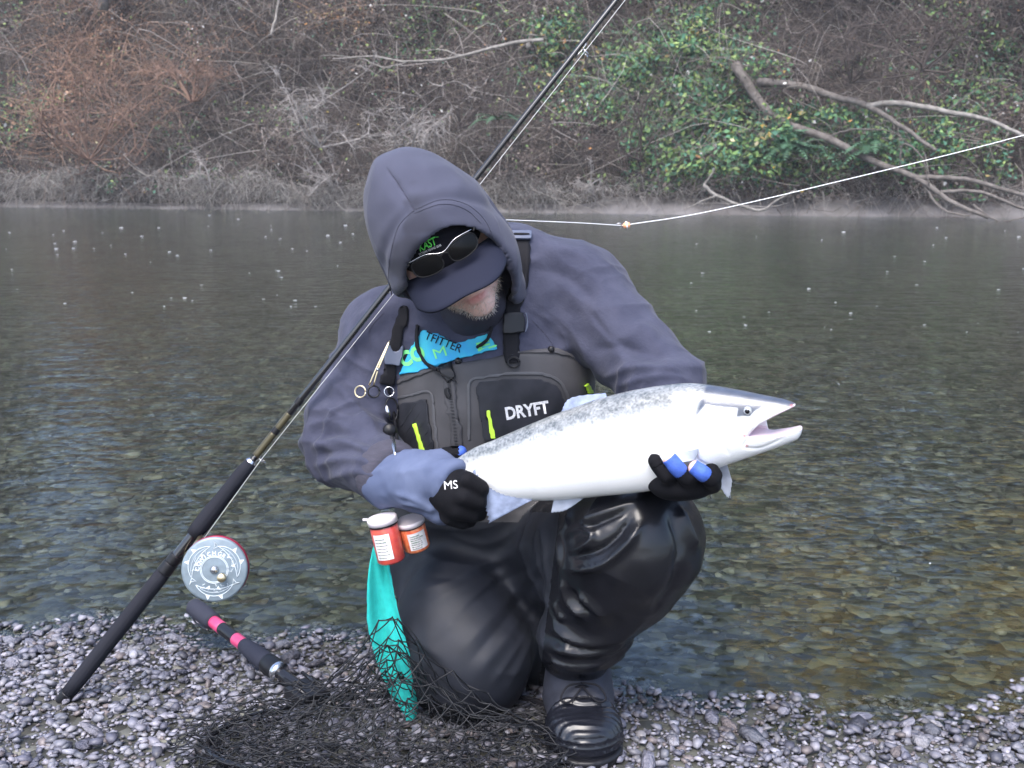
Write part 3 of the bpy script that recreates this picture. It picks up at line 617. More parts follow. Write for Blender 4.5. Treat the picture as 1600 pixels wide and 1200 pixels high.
M_lens = mat('dark_lens', (.0025, .0025, .003), .25, spec=.15); M_frame = mat('dark_frame', (.006, .006, .007), .6, spec=.2)
M_green = mat('green_print', (.10, .65, .08), .5)
M_boot = mat('boot_rubber', (.009, .010, .015), .25, var=.3, vscale=30, bump=.2, bscale=90, bdist=.002); M_bootf = mat('boot_fabric', (.022, .025, .038), .7, spec=.3, var=.3, vscale=40, bump=.4, bscale=400)
M_glove = mat('glove_neoprene', (.0045, .0045, .0065), .8, spec=.15, bump=.3, bscale=400); M_gaiter = mat('glove_cuff', (.115, .14, .225), .85, spec=.2, base2=(.075, .095, .165), vscale=11, bump=.3, bscale=500, bdist=.0006)
M_blue = mat('blue_glove_lining', (.05, .12, .50), .7, var=.3, vscale=70, bump=.4, bscale=300)
M_beard = mat('beard_hair', (.30, .25, .21), .6, attr='col'); M_under = mat('black_neck_gaiter', (.012, .012, .015), .9, bump=.3, bscale=300)

def norm(v): v = np.asarray(v, float); return v / np.linalg.norm(v)
# head frame
HC = P(700, 398, 2.095)
HU = norm([-.40, -.46, .80]); HF = np.array([.34, -.78, -.56]); HF = norm(HF - HU * (HF @ HU)); HR = np.cross(HU, HF); HM = np.stack([HR, HF, HU], 1)
def hl(r, f, u): return HC + HM @ np.array([r, f, u], float)
# joints
J = dict(pelvis=P(765, 850, 2.40), chest=P(770, 560, 2.33), neck=P(735, 455, 2.30), shR=P(605, 520, 2.355), shL=P(905, 462, 2.33),
         elR=P(537, 690, 2.26), wrR=P(618, 747, 2.06), elL=P(1035, 598, 2.14), wrL=P(1062, 715, 1.95), hipR=P(705, 880, 2.38), hipL=P(840, 870, 2.36),
         knR=P(735, 1035, 2.09), anR=P(700, 1010, 2.50), knL=P(985, 850, 1.95), anL=P(898, 1052, 2.02))
def torso(p, g=0.0):
    ax = J['chest'] - J['pelvis']
    a = ell(p, J['pelvis'] + ax * .10 + [0, -.02, 0], (.185 + g, .16 + g, .17 + g)); b = ell(p, J['pelvis'] + ax * .55 + [-.01, -.03, 0], (.195 + g, .165 + g, .23 + g))
    c = ell(p, J['chest'] + [0, 0, -.02], (.20 + g, .145 + g, .16 + g)); return smin(smin(a, b, .08), c, .08)
# ---- the body itself: one continuous figure
def f_body(p):
    q = (p - HC) @ HM
    h = ell(q, (0, -.012, .035), (.076, .098, .105)); h = smin(h, ell(q, (.010, .03, -.040), (.062, .066, .070)), .03)
    h = smin(h, ell(q, (.012, .078, -.086), (.026, .022, .022)), .02); h = smin(h, cap(q, np.array([0, .088, .02]), np.array([0, .112, -.018]), .009, .014), .012)
    h = smin(h, ell(q, (.012, .092, -.046), (.024, .012, .007)), .006); h = smin(h, ell(q, (.012, .090, -.060), (.022, .013, .008)), .006); h = smax(h, -ell(q, (.012, .106, -.0528), (.026, .012, .0022)), .003)
    for s in (-1, 1):
        h = smin(h, ell(q, (s * .078, -.005, -.005), (.011, .024, .033)), .008); h = smax(h, -ell(q, (s * .032, .098, .022), (.018, .014, .010)), .01); h = smin(h, ell(q, (s * .040, .07, -.015), (.026, .022, .022)), .02)
    d = smin(h, cap(p, hl(0, -.02, -.06), J['neck'], .058, .065), .03)
    d = smin(d, torso(p, -.045), .05)
    L = [('neck', 'shR', .07, .065), ('neck', 'shL', .07, .065), ('shR', 'elR', .056, .045), ('elR', 'wrR', .045, .030), ('shL', 'elL', .056, .045), ('elL', 'wrL', .045, .030),
         ('hipR', 'knR', .085, .06), ('knR', 'anR', .058, .04), ('hipL', 'knL', .085, .06), ('knL', 'anL', .055, .03)]
    for a, b, ra, rb in L: d = smin(d, cap(p, J[a], J[b], ra, rb), .03)
    d = smin(d, cap(p, J['anL'], P(912, 1135, 1.95), .028, .025), .02); d = smin(d, cap(p, J['anR'], J['anR'] + [0, .1, -.05], .038, .035), .02)
    d = smin(d, cap(p, J['wrR'], P(722, 772, 1.955), .028, .030), .02); d = smin(d, cap(p, J['wrL'], P(1062, 752, 1.865), .028, .028), .02)
    return d
allp = np.array(list(J.values()))
Vb, Fb = nets(f_body, (-.50, 1.80, -.03), (.36, 2.72, 1.06), .0042)
q = (Vb - HC) @ HM
colb = np.tile(np.array([.76, .50, .43]), (len(Vb), 1)); lip = np.exp(-(((q[:, 0] - .012) / .024) ** 2 + ((q[:, 2] + .053) / .010) ** 2) ** 2) * (q[:, 1] > .05)
colb = colb * (1 - lip[:, None] * .75) + np.array([.52, .17, .17]) * lip[:, None] * .75
st = np.clip(-(q[:, 2] + .030) / .02, 0, 1) * (q[:, 1] > -.02) * (1 - lip) * .10; colb = colb * (1 - st[:, None]) + np.array([.34, .28, .25]) * st[:, None]
person = mk('person', Vb, Fb, M_skin, origin=(J['knR'][0], 2.1, -.02), colr=colb, label='kneeling angler in dark hooded sweatshirt and black waders holding a large silver fish', category='person')
# stubble
nv = grad(f_body, Vb, .003); cand = np.where((q[:, 2] < -.035) & (q[:, 1] > -.015) & (lip < .15) & (q[:, 2] > -.135))[0]
pick = RNG.choice(cand, 2000); rt = Vb[pick] + RNG.normal(size=(2000, 3)) * .0022; dr = unit(nv[pick] + RNG.normal(size=(2000, 3)) * .35 + np.array([0, -.1, -.15])); dn = np.clip((-.05 - q[pick, 2]) / .05, 0, 1)
p, r = sprays(rt, dr, RNG.uniform(.003, .007, 2000) * (1 + .25 * dn), np.full(2000, .00042), 3, .2, .15); V, F = tubes(p, r, 3)
bc = np.array([(.62, .57, .52), (.46, .38, .31), (.75, .71, .67), (.32, .25, .19)])[RNG.integers(0, 4, 2000)]; mk('beard', V, F, M_beard, person, colr=np.repeat(bc, 9, 0), label='short grey stubble beard')

# ---- sweatshirt
def f_hoodie(p):
    d = torso(p, .012); d = smin(d, cap(p, J['shR'], J['shL'], .088, .095), .07); d = smin(d, cap(p, J['neck'] + [0, .02, -.02], J['neck'] + [.05, .03, -.05], .10, .11), .06); d = smin(d, cap(p, P(800, 418, 2.33), P(900, 455, 2.34), .093, .092), .05)
    a = smin(cap(p, J['shR'], J['elR'], .098, .082), cap(p, J['elR'], J['wrR'] + .12 * (J['elR'] - J['wrR']), .083, .060), .03)
    b = smin(cap(p, J['shL'], J['elL'], .098, .080), cap(p, J['elL'], J['wrL'], .078, .052), .03)
    return smin(smin(d, a, .035), b, .035)
Vh, Fh = nets(f_hoodie, (-.52, 1.84, .14), (.40, 2.70, 1.02), .005); Vh = relax(Vh, Fh, 1, .4); Nh = grad(f_hoodie, Vh)
rg = 1 - np.abs(vnoise(Vh * np.array([9, 9, 15]), 41)); Vh = Vh + Nh * (.006 * (rg[:, None] ** 3 - .3) + .004 * fbm(Vh * 14, 2, 44)[:, None])
def limb_wrinkles(V, N, a, b, joint, freq, amp, reach, base, seed, rmax):
    ax = norm(b - a); M = frame(ax); q = V - a; s_ = q @ ax; L_ = np.linalg.norm(b - a); u = q @ M[:, 0]; v = q @ M[:, 1]
    wt = (base + np.exp(-(np.linalg.norm(V - joint, axis=1) / reach) ** 2)) * np.clip(1 - (np.abs(s_ / L_ - .5) - .5) * 4, 0, 1) * np.clip((rmax - np.hypot(u, v)) / .03, 0, 1)
    n_ = vnoise(np.stack([s_ * freq, u * 7, v * 7], 1) + .35 * vnoise(V * 11, seed + 2)[:, None] * np.array([1.6, 0, 0]), seed); return V + N * (amp * wt * ((1 - np.abs(n_)) ** 3.5 - .28))[:, None]
Vh = limb_wrinkles(Vh, Nh, J['shR'], J['elR'], J['elR'], 24, .015, .15, .25, 301, .16); Vh = limb_wrinkles(Vh, Nh, J['elR'], J['wrR'], J['elR'], 27, .015, .14, .35, 305, .13)
Vh = limb_wrinkles(Vh, Nh, J['shL'], J['elL'], J['elL'], 22, .014, .13, .28, 309, .16); Vh = limb_wrinkles(Vh, Nh, J['chest'], J['shL'] + [0, 0, .05], J['shL'], 18, .010, .14, .1, 313, .25)
Vh = folds(Vh, Nh, [([(480, 668), (520, 662), (575, 690)], 8, .010), ([(485, 700), (530, 690), (590, 712)], 8, .012), ([(490, 728), (540, 716), (596, 728)], 7, .010), ([(505, 752), (550, 738), (600, 745)], 7, .009),
    ([(520, 590), (560, 640), (595, 690)], 10, .011), ([(500, 630), (540, 655), (590, 668)], 8, .010), ([(545, 520), (575, 570), (590, 620)], 11, .009), ([(510, 560), (545, 600), (590, 640)], 9, -.007), ([(500, 684), (545, 678), (590, 700)], 6, -.008), ([(500, 714), (545, 704), (595, 720)], 6, -.008),
    ([(850, 480), (900, 520), (935, 590)], 12, .010), ([(870, 440), (940, 500), (990, 590)], 16, .010), ([(940, 590), (1000, 575), (1070, 585)], 9, .012), ([(930, 545), (990, 545), (1060, 565)], 10, -.008), ([(910, 470), (960, 530), (1040, 575)], 10, -.007), ([(960, 605), (1020, 592), (1085, 597)], 7, .010), ([(1000, 500), (1030, 545), (1060, 590)], 12, .008),
    ([(840, 385), (900, 400), (950, 440)], 14, .008), ([(835, 420), (880, 430), (930, 470)], 10, -.007), ([(590, 450), (570, 500), (560, 560)], 12, .008)])
hoodie = mk('hoodie', Vh, Fh, M_hoodie, person, label='dark blue grey hooded sweatshirt')
# hood: an open shell round cap and head
def hood_outer(p):
    q = (p - HC) @ HM; a = ell(q, (0, -.020, .030), (.122, .150, .152)); a = smin(a, ell(q, (-.01, -.075, .115), (.070, .085, .085)), .06); a = smin(a, ell(q, (0, .010, -.045), (.112, .118, .11)), .05)
    return smin(a, cap(p, hl(0, -.03, -.05), J['neck'] + [.01, .03, -.02], .11, .125), .05)
def f_hood(p):
    q = (p - HC) @ HM; o = hood_outer(p); sh = np.abs(o + .006) - .006
    op = np.sqrt((q[:, 0] / .095) ** 2 + ((q[:, 2] + .020) / .128) ** 2) - 1; op = np.where(q[:, 1] > .0, op * .08, 1.0)      # face opening
    bottom = (p - (J['neck'] + np.array([0, 0, -.035]))) @ norm([0, .25, 1.0])
    return smax(smax(sh, -op, .012), -bottom, .01)
Vo, Fo = nets(f_hood, HC - [.24, .24, .34], HC + [.24, .40, .24], .0042); Vo = relax(Vo, Fo, 1, .4); No = grad(f_hood, Vo, .003)
qo = (Vo - HC) @ HM; rimd = np.sqrt((qo[:, 0] / .095) ** 2 + ((qo[:, 2] + .020) / .128) ** 2)
Vo = Vo + No * (.0045 * fbm(Vo * 13, 2, 52) + .004 * (1 - np.abs(vnoise(Vo * 9, 57))) ** 3)[:, None]
outw = np.sign((No * (Vo - hl(0, 0, 0))).sum(1)); Vo = Vo + (No * outw[:, None]) * (-.0045 * np.exp(-((rimd - 1.36) / .045) ** 2) * (qo[:, 1] > -.02))[:, None]
Vo = folds(Vo, No, [([(603, 262), (630, 300), (648, 335)], 2.6, -.004), ([(585, 380), (600, 440), (625, 500)], 8, .006), ([(770, 330), (785, 380), (792, 440)], 5, .006), ([(760, 300), (778, 350), (788, 400)], 4, -.004), ([(650, 270), (700, 262), (740, 285)], 16, .004)])
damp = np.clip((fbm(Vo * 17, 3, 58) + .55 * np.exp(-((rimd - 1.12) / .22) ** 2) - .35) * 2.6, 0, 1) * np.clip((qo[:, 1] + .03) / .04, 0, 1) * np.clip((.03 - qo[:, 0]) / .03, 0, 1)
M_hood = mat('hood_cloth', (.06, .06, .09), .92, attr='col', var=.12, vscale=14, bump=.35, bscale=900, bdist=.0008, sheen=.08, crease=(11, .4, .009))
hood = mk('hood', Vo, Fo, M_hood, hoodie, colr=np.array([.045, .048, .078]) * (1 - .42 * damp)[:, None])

# ---- cap
def f_cap(p):
    q = (p - HC) @ HM; a = ell(q, (0, -.008, .035), (.088, .108, .115)); return smax(a, -(q[:, 2] - .028 - .10 * q[:, 1] * 0), .012)
Vc, Fc = nets(f_cap, HC - .2, HC + .2, .0045); cap_o = mk('cap', Vc, Fc, M_cap, person, label='black cap pulled low under the hood')
a_ = np.linspace(-1, 1, 29); b_ = np.linspace(0, 1, 12); A, B = np.meshgrid(a_, b_, indexing='ij')
def brim(dz):
    w_ = .098 * (1 - .03 * B); r_ = A * w_; f0 = .092 * np.sqrt(np.clip(1 - (A * .88) ** 2, 0, 1)) - .006; ft_ = .105 + .089 * (1 - np.abs(A) ** 3.4); f_ = f0 + (ft_ - f0) * B
    u_ = .034 - .020 * A ** 2 - .014 * B - .010 * B * A ** 2 + dz; return np.stack([r_, f_, u_], -1).reshape(-1, 3) @ HM.T + HC
n_, m_ = A.shape; i, j = np.meshgrid(np.arange(n_ - 1), np.arange(m_ - 1), indexing='ij'); b = i * m_ + j; fq = np.stack([b, b + m_, b + m_ + 1, b + 1], -1).reshape(-1, 4)
N1 = n_ * m_; bd = np.concatenate([np.arange(m_ - 1), (n_ - 1) * m_ + np.arange(m_ - 1)]) 
loop = list(range(m_)) + [k * m_ + m_ - 1 for k in range(1, n_)] + [(n_ - 1) * m_ + k for k in range(m_ - 2, -1, -1)] + [k * m_ for k in range(n_ - 2, 0, -1)]
loop = np.array(loop); l2 = np.roll(loop, -1)
mk('brim', np.concatenate([brim(.004), brim(0)]), [np.concatenate([fq, fq[:, ::-1] + N1, np.stack([loop, l2, l2 + N1, loop + N1], 1)])], M_brim, cap_o)

# ---- waders
def f_wader(p):
    plane = (p - P(735, 562, 2.16)) @ norm(np.cross(P(900, 548, 2.18) - P(610, 596, 2.18), P(740, 560, 2.55) - P(735, 562, 2.16)))
    if f_wader.sgn * 1 < 0: plane = -plane
    t = smax(torso(p, .024), plane, .012)
    kR = J['knR']; d = smin(cap(p, J['hipR'], kR, .138, .115), ell(p, kR + [-.02, .02, .02], (.135, .12, .125)), .05); d = smin(d, cap(p, kR, J['anR'], .105, .08), .04); d = smin(d, ell(p, P(705, 960, 2.15), (.10, .11, .13)), .06)
    kL = J['knL']; e = smin(cap(p, J['hipL'], kL, .140, .115), cap(p, kL, P(900, 1010, 2.02), .118, .074), .04); e = smin(e, ell(p, P(1035, 835, 1.99), (.07, .10, .095)), .04); e = smin(e, ell(p, P(985, 915, 1.96), (.088, .075, .075)), .04)
    d = smin(d, ell(p, P(838, 985, 2.24), (.075, .09, .12)), .05); return smin(smin(t, d, .05), e, .045)
f_wader.sgn = 1
nrm = norm(np.cross(P(900, 548, 2.18) - P(610, 596, 2.18), P(740, 560, 2.55) - P(735, 562, 2.16)))
if nrm[2] < 0: f_wader.sgn = -1
Vw, Fw = nets(f_wader, (-.42, 1.76, -.06), (.42, 2.72, .90), .005); Vw = relax(Vw, Fw, 1, .4); Nw = grad(f_wader, Vw)
lowf = np.clip((.42 - Vw[:, 2]) / .1, 0, 1)
Vw = Vw + Nw * (.0035 * fbm(Vw * 11, 2, 61) + lowf * .007 * ((1 - np.abs(vnoise(Vw * np.array([7, 7, 10]) + 3, 64))) ** 4 - .2))[:, None]
Vw = limb_wrinkles(Vw, Nw, J['knL'], J['anL'], J['anL'] + [0, 0, .06], 24, .016, .13, .12, 321, .17); Vw = limb_wrinkles(Vw, Nw, J['hipL'], J['knL'], J['knL'] + [-.08, .05, 0], 18, .014, .12, .15, 325, .2); Vw = limb_wrinkles(Vw, Nw, J['hipR'], J['knR'], J['hipR'], 15, .010, .14, .12, 329, .2)
Vw = folds(Vw, Nw, [([(860, 865), (800, 930), (720, 1020)], 13, 0.0048), ([(850, 910), (800, 985), (740, 1060)], 11, 0.0044), ([(830, 850), (750, 900), (660, 950)], 14, 0.004), ([(845, 960), (820, 1020), (790, 1080)], 7, 0.0048), ([(800, 880), (740, 935), (680, 1000)], 7, 0.0036), ([(850, 930), (815, 1000), (765, 1075)], 6, 0.0036), ([(780, 870), (710, 905), (640, 930)], 7, 0.0036), ([(640, 1010), (680, 1040), (700, 1085)], 10, -0.0033), ([(620, 960), (650, 1000), (690, 1030)], 8, 0.0024), ([(850, 890), (800, 955), (730, 1040)], 8, -0.0036), ([(840, 880), (760, 925), (690, 985)], 8, -0.0036),
    ([(650, 862), (720, 885), (790, 870), (840, 830)], 10, 0.0057), ([(690, 830), (760, 850), (830, 815)], 8, 0.004), ([(660, 900), (730, 905), (800, 880)], 7, -0.0033), ([(870, 800), (880, 850), (870, 900)], 9, -0.0048),
    ([(880, 840), (905, 828), (925, 832), (922, 848), (890, 866)], 5, .011), ([(885, 892), (935, 885), (975, 855), (1005, 815)], 6, .013), ([(885, 870), (930, 862), (965, 838), (990, 800)], 6, -.010), ([(900, 815), (950, 800), (1010, 780)], 9, .009), ([(895, 835), (940, 815), (985, 795)], 5, -.008),
    ([(878, 905), (890, 940), (912, 966)], 5, .012), ([(903, 925), (925, 945), (945, 962)], 5, .012), ([(866, 940), (876, 960), (884, 968)], 4, .010), ([(892, 920), (905, 945), (925, 962)], 4, -.008),
    ([(850, 1005), (900, 1018), (955, 1010), (985, 988)], 8, .013), ([(858, 975), (905, 1000), (960, 995), (1010, 965)], 9, .015), ([(860, 990), (905, 1010), (960, 1003), (1000, 980)], 5, -.009), ([(845, 1030), (900, 1040), (955, 1030)], 7, .009), ([(1020, 960), (1050, 920), (1065, 880)], 9, -.008),
    ([(1060, 790), (1078, 830), (1088, 858)], 7, .010), ([(1045, 800), (1062, 850), (1055, 890)], 7, -.008)])
# bib, shin and knee are different cloths: split faces by place
fc = Vw[Fw].mean(1); px, py = proj(fc); legd = np.minimum(cap(fc, J['hipR'], J['knR'], .138, .115), cap(fc, J['hipL'], J['knL'], .14, .115)); isb = (torso(fc, .024) < legd) & (fc[:, 2] > .33) & (py < 815); isk = (~isb) & (px < 868 - (py - 850) * .12) & (py > 800)
def sub(name, msk, m, par):
    ids = np.unique(Fw[msk]); mp = -np.ones(len(Vw), int); mp[ids] = np.arange(len(ids)); return mk(name, Vw[ids], mp[Fw[msk]], m, par)
waders = mk('waders', Vw, Fw, M_wader, person, label='black glossy chest waders with grey bib')
me = waders.data; me.materials.append(M_bib); me.materials.append(M_knee)
mi = np.zeros(len(Fw), np.int32); mi[isb] = 1; mi[isk] = 2; me.polygons.foreach_set('material_index', mi)

# ---- laying flat pieces on the clothing
def tris(F): F = np.asarray(F); return [tuple(int(a) for a in f) for f in F]
BV = {'h': BVHTree.FromPolygons([tuple(v) for v in Vh], tris(Fh)), 'w': BVHTree.FromPolygons([tuple(v) for v in Vw], tris(Fw)), 'o': BVHTree.FromPolygons([tuple(v) for v in Vo], tris(Fo)), 'c': BVHTree.FromPolygons([tuple(v) for v in Vc], tris(Fc))}
def hit(px, py, on='hw'):
    d = Vector(ray(px, py)).normalized(); best = None
    for k in on:
        r = BV[k].ray_cast(Vector(CAM), d)
        if r[0] is not None and (best is None or r[3] < best[3]): best = r
    return best
def drape(pts2, on, off):
    out = []; last = None; miss = []
    for i, (a, b) in enumerate(pts2):
        r = hit(a, b, on)
        if r is None: miss.append(i); out.append(None); continue
        n = np.array(r[1]); vd = norm(ray(a, b))
        if n @ vd > 0: n = -n
        out.append((np.array(r[0]), n * .5 - vd * .5))
    good = [i for i, o in enumerate(out) if o is not None]
    if not good: print('NO SURFACE', pts2[0], on); out[0] = (P(*pts2[0], 2.15), -norm(ray(*pts2[0]))); good = [0]
    for i in miss:
        k = min(good, key=lambda g: (pts2[g][0] - pts2[i][0]) ** 2 + (pts2[g][1] - pts2[i][1]) ** 2); out[i] = (P(*pts2[i], out[k][0][1]), out[k][1])
    A = np.array([o[0] for o in out]); N = np.array([o[1] for o in out]); return A + N * off, N
def decal(name, poly, on, off, thick, m, parent, step=5, smooth=1, **kw):
    poly = [np.array(p, float) for p in poly]; bnd = []
    for a, b in zip(poly, poly[1:] + poly[:1]):
        k = max(1, int(np.linalg.norm(b - a) / step)); bnd += [tuple(a + (b - a) * t / k) for t in range(k)]
    nb = len(bnd); xs = [p[0] for p in bnd]; ys_ = [p[1] for p in bnd]; ins = []
    for gx in np.arange(min(xs) + step * .5, max(xs), step):
        for gy in np.arange(min(ys_) + step * .5, max(ys_), step): ins.append((gx + .013 * gy % 1.1, gy))
    vs_, es, fs, *_ = delaunay_2d_cdt([Vector(p) for p in bnd + ins], [(i, (i + 1) % nb) for i in range(nb)], [], 1, 1e-5)
    used = sorted({i for f in fs for i in f}); mp = {u: i for i, u in enumerate(used)}; p2 = [(vs_[u].x, vs_[u].y) for u in used]; F = np.array([[mp[i] for i in f] for f in fs if len(f) == 3])
    T, N = drape(p2, on, off)
    for _ in range(smooth):                                       # stiff cloth bridges small creases
        s = T.copy(); c = np.ones(len(T))
        for a, b in ((0, 1), (1, 2), (2, 0)): np.add.at(s, F[:, a], T[F[:, b]]); np.add.at(s, F[:, b], T[F[:, a]]); np.add.at(c, F[:, a], 1); np.add.at(c, F[:, b], 1)
        T = s / c[:, None]
    # outline edges
    ed = {}
    for f in F:
        for a, b in ((f[0], f[1]), (f[1], f[2]), (f[2], f[0])): ed[(a, b)] = 1
    be = np.array([e for e in ed if (e[1], e[0]) not in ed]); n = len(T)
    a, b, c = T[F[0][0]], T[F[0][1]], T[F[0][2]]
    if np.cross(b - a, c - a) @ N[F[0][0]] < 0: F = F[:, ::-1]; be = be[:, ::-1]
    return mk(name, np.concatenate([T + N * thick, T - N * .004]), [F, np.stack([be[:, 1], be[:, 0], be[:, 0] + n, be[:, 1] + n], 1)], m, parent, **kw)
def strip(name, path, wd, on, off, thick, m, parent, n=16, **kw):
    c = spline(path, n); t = np.gradient(c, axis=0); t /= np.linalg.norm(t, axis=1, keepdims=True); s = np.stack([-t[:, 1], t[:, 0]], 1); wd = np.interp(np.linspace(0, 1, n), np.linspace(0, 1, len(np.atleast_1d(wd))), np.atleast_1d(wd))[:, None]
    return decal(name, list(c + s * wd / 2) + list((c - s * wd / 2)[::-1]), on, off, thick, m, parent, step=max(2.5, float(wd.min()) * .5), **kw)
def text_mesh(body, bold=.0, shear=0.0, spacing=1.0):
    cu = bpy.data.curves.new('lettering', 'FONT'); cu.body = body; cu.size = 1; cu.offset = bold; cu.shear = shear; cu.space_character = spacing; cu.resolution_u = 3; cu.align_x = 'LEFT'
    o = bpy.data.objects.new('lettering', cu); COL.objects.link(o); bpy.context.view_layer.update(); dg = bpy.context.evaluated_depsgraph_get()
    me = bpy.data.meshes.new_from_object(o.evaluated_get(dg)); V = np.array([v.co[:] for v in me.vertices]); me.calc_loop_triangles(); F = np.array([t.vertices[:] for t in me.loop_triangles])
    bpy.data.objects.remove(o); bpy.data.meshes.remove(me); return V, F
def lettering(body, p0, p1, hpx, on, off, m, parent, bold=0, shear=0, stretch=None, name='lettering'):
    V, F = text_mesh(body, bold, shear); x0, x1 = V[:, 0].min(), V[:, 0].max(); p0 = np.array(p0, float); p1 = np.array(p1, float); ex = (p1 - p0) / (x1 - x0); n = np.array([ex[1], -ex[0]]); n = n / np.linalg.norm(n); ht = V[:, 1].max() - V[:, 1].min()
    q = p0 + (V[:, :1] - x0) * ex + (V[:, 1:2] - max(0, V[:, 1].min())) / ht * hpx * n; A, N = drape(q, on, off); mk(name, A, F, m, parent, smooth=False)

# bib pockets, seams, zip
decal('pocket', [(742, 606), (748, 596), (800, 590), (845, 592), (872, 602), (882, 625), (885, 660), (790, 690), (755, 690)], 'w', .002, .004, M_pock, waders, label='black chest pocket panel')
strip('seam_tape', [(733, 690), (733, 640), (734, 597), (760, 589), (800, 584), (850, 585), (876, 598), (888, 624), (892, 648)], 7, 'w', .001, .0015, M_tape, waders, n=40)
decal('pocket', [(622, 630), (668, 622), (680, 705), (630, 715), (620, 690)], 'w', .002, .004, M_pock, waders)
strip('seam_tape', [(612, 624), (640, 618), (672, 613), (678, 650), (684, 705)], 6, 'w', .001, .0015, M_tape, waders, n=30)
for k in range(5): strip('pocket_stripe', [(628 + k * 6, 668 + k * 12), (652 + k * 6, 628 + k * 15)], 1.6, 'w', .0065, .0006, M_tape, waders, n=6)
strip('zip_flap', [(702, 590), (706, 630), (712, 680), (716, 730)], 24, 'w', .001, .003, M_bib, waders, n=20)
for k in range(30): 
    t = k / 29; c = spline([(702, 598), (706, 630), (712, 680), (716, 725)], 30)[k]; strip('zip_tooth', [(c[0] - 4, c[1]), (c[0] + 4, c[1] + .6)], 2.4, 'w', .0045, .0022, M_blackp, waders, n=3)
decal('zip_slider', [(694, 606), (703, 604), (706, 622), (697, 624)], 'w', .006, .004, M_blackp, waders, step=4)
strip('bib_hem', [(606, 604), (640, 590), (690, 572), (740, 560), (800, 551), (860, 549), (905, 560), (925, 580)], 8, 'w', .001, .003, M_bib, waders, n=40)
decal('zip_garage', [(682, 566), (706, 562), (714, 590), (700, 600), (686, 584)], 'w', .005, .004, M_blackp, waders, step=5)
strip('zip_cord', [(668, 572), (690, 585), (708, 592), (716, 598)], 3, 'w', .011, .003, M_blackp, waders)
for (a, b) in ((716, 564), (861, 546)): 
    r = hit(a, b); mk('snap', *lathe([(0, .004), (.004, .004), (.0065, .002), (.0075, 0)], np.array(r[0]) - norm(ray(a, b)) * .006, -norm(ray(a, b)), 14), M_blackp, waders)
for pts in ([(649, 660), (653, 675), (658, 690), (662, 707)], [(763, 640), (765, 655), (768, 670), (771, 686)], [(914, 600), (918, 606), (921, 615)]):
    strip('zip_pull', pts, [9, 7, 8, 10], 'w', .006, .005, M_lime, waders, n=12)
decal('zip_pull_tip', [(757, 640), (763, 638), (763, 654), (758, 658)], 'w', .007, .002, M_blackp, waders, step=4)
lettering('DRYFT', (791, 655), (858, 644), 20, 'w', .0075, M_white, waders, bold=.035)
# shoulder straps with buckles
def strap(path, wd): strip('shoulder_strap', path, wd, 'hw', .003, .003, M_strap, waders, n=24)
strap([(813, 368), (815, 400), (808, 450), (801, 500), (799, 530), (801, 570)], [38, 38, 36, 34, 34, 32]); strap([(634, 476), (624, 512), (614, 550), (607, 590), (603, 604)], [20, 24, 26, 27, 27])
decal('strap_slider', [(795, 362), (832, 362), (832, 377), (795, 377)], 'hw', .008, .006, M_buck, waders, step=5); decal('strap_slider_bar', [(799, 366), (828, 366), (828, 373), (799, 373)], 'hw', .0145, .001, M_strap, waders, step=5)
decal('buckle', [(785, 489), (818, 487), (820, 520), (784, 524)], 'hw', .008, .008, M_blackp, waders, step=5); strip('buckle_rim', [(819, 488), (822, 505), (818, 522)], 3.5, 'hw', .015, .003, M_buck, waders, n=10)
decal('buckle', [(602, 540), (610, 537), (614, 548), (622, 547), (628, 537), (634, 540), (632, 556), (626, 572), (600, 570), (599, 553)], 'hw', .009, .008, M_buck, waders, step=4)
r = hit(803, 566); mk('d_ring', *torus(np.array(r[0]) - norm(ray(803, 566)) * .008, -ray(803, 566), .0115, .0022, 22, 6, 1.0, .9), M_blackp, waders)
strip('hood_cord', [(655, 506), (653, 535), (664, 565), (685, 580)], 7, 'hwo', .010, .005, M_strap, hoodie, n=16); strip('hood_cord', [(775, 470), (770, 505), (762, 530), (745, 545)], 7, 'hwo', .010, .005, M_strap, hoodie, n=16)
for pts in ([(604, 260), (626, 292), (648, 328)], [(648, 328), (690, 312), (730, 320), (758, 345), (772, 375)], [(648, 328), (624, 352), (612, 390), (607, 430), (612, 462)], [(646, 334), (690, 319), (727, 327), (752, 350)]): strip('stitching', pts, 1.5, 'o', .0003, .0009, M_wet, hood, n=26)
strip('raglan_seam', [(830, 500), (850, 520), (868, 545)], 1.8, 'h', .0, .0012, M_cuff, hoodie, n=12); strip('raglan_seam', [(580, 545), (578, 515), (600, 488)], 1.8, 'h', .0, .0012, M_cuff, hoodie, n=12)
# cuff
Vq, Fq = tube(spline([J['elR'] + .80 * (J['wrR'] - J['elR']), J['elR'] + .9 * (J['wrR'] - J['elR']), J['elR'] + 1.02 * (J['wrR'] - J['elR'])], 10), [.062, .067, .069, .069, .069, .068, .067, .066, .064, .058], 28); mk('cuff', Vq, Fq, M_cuff, hoodie)
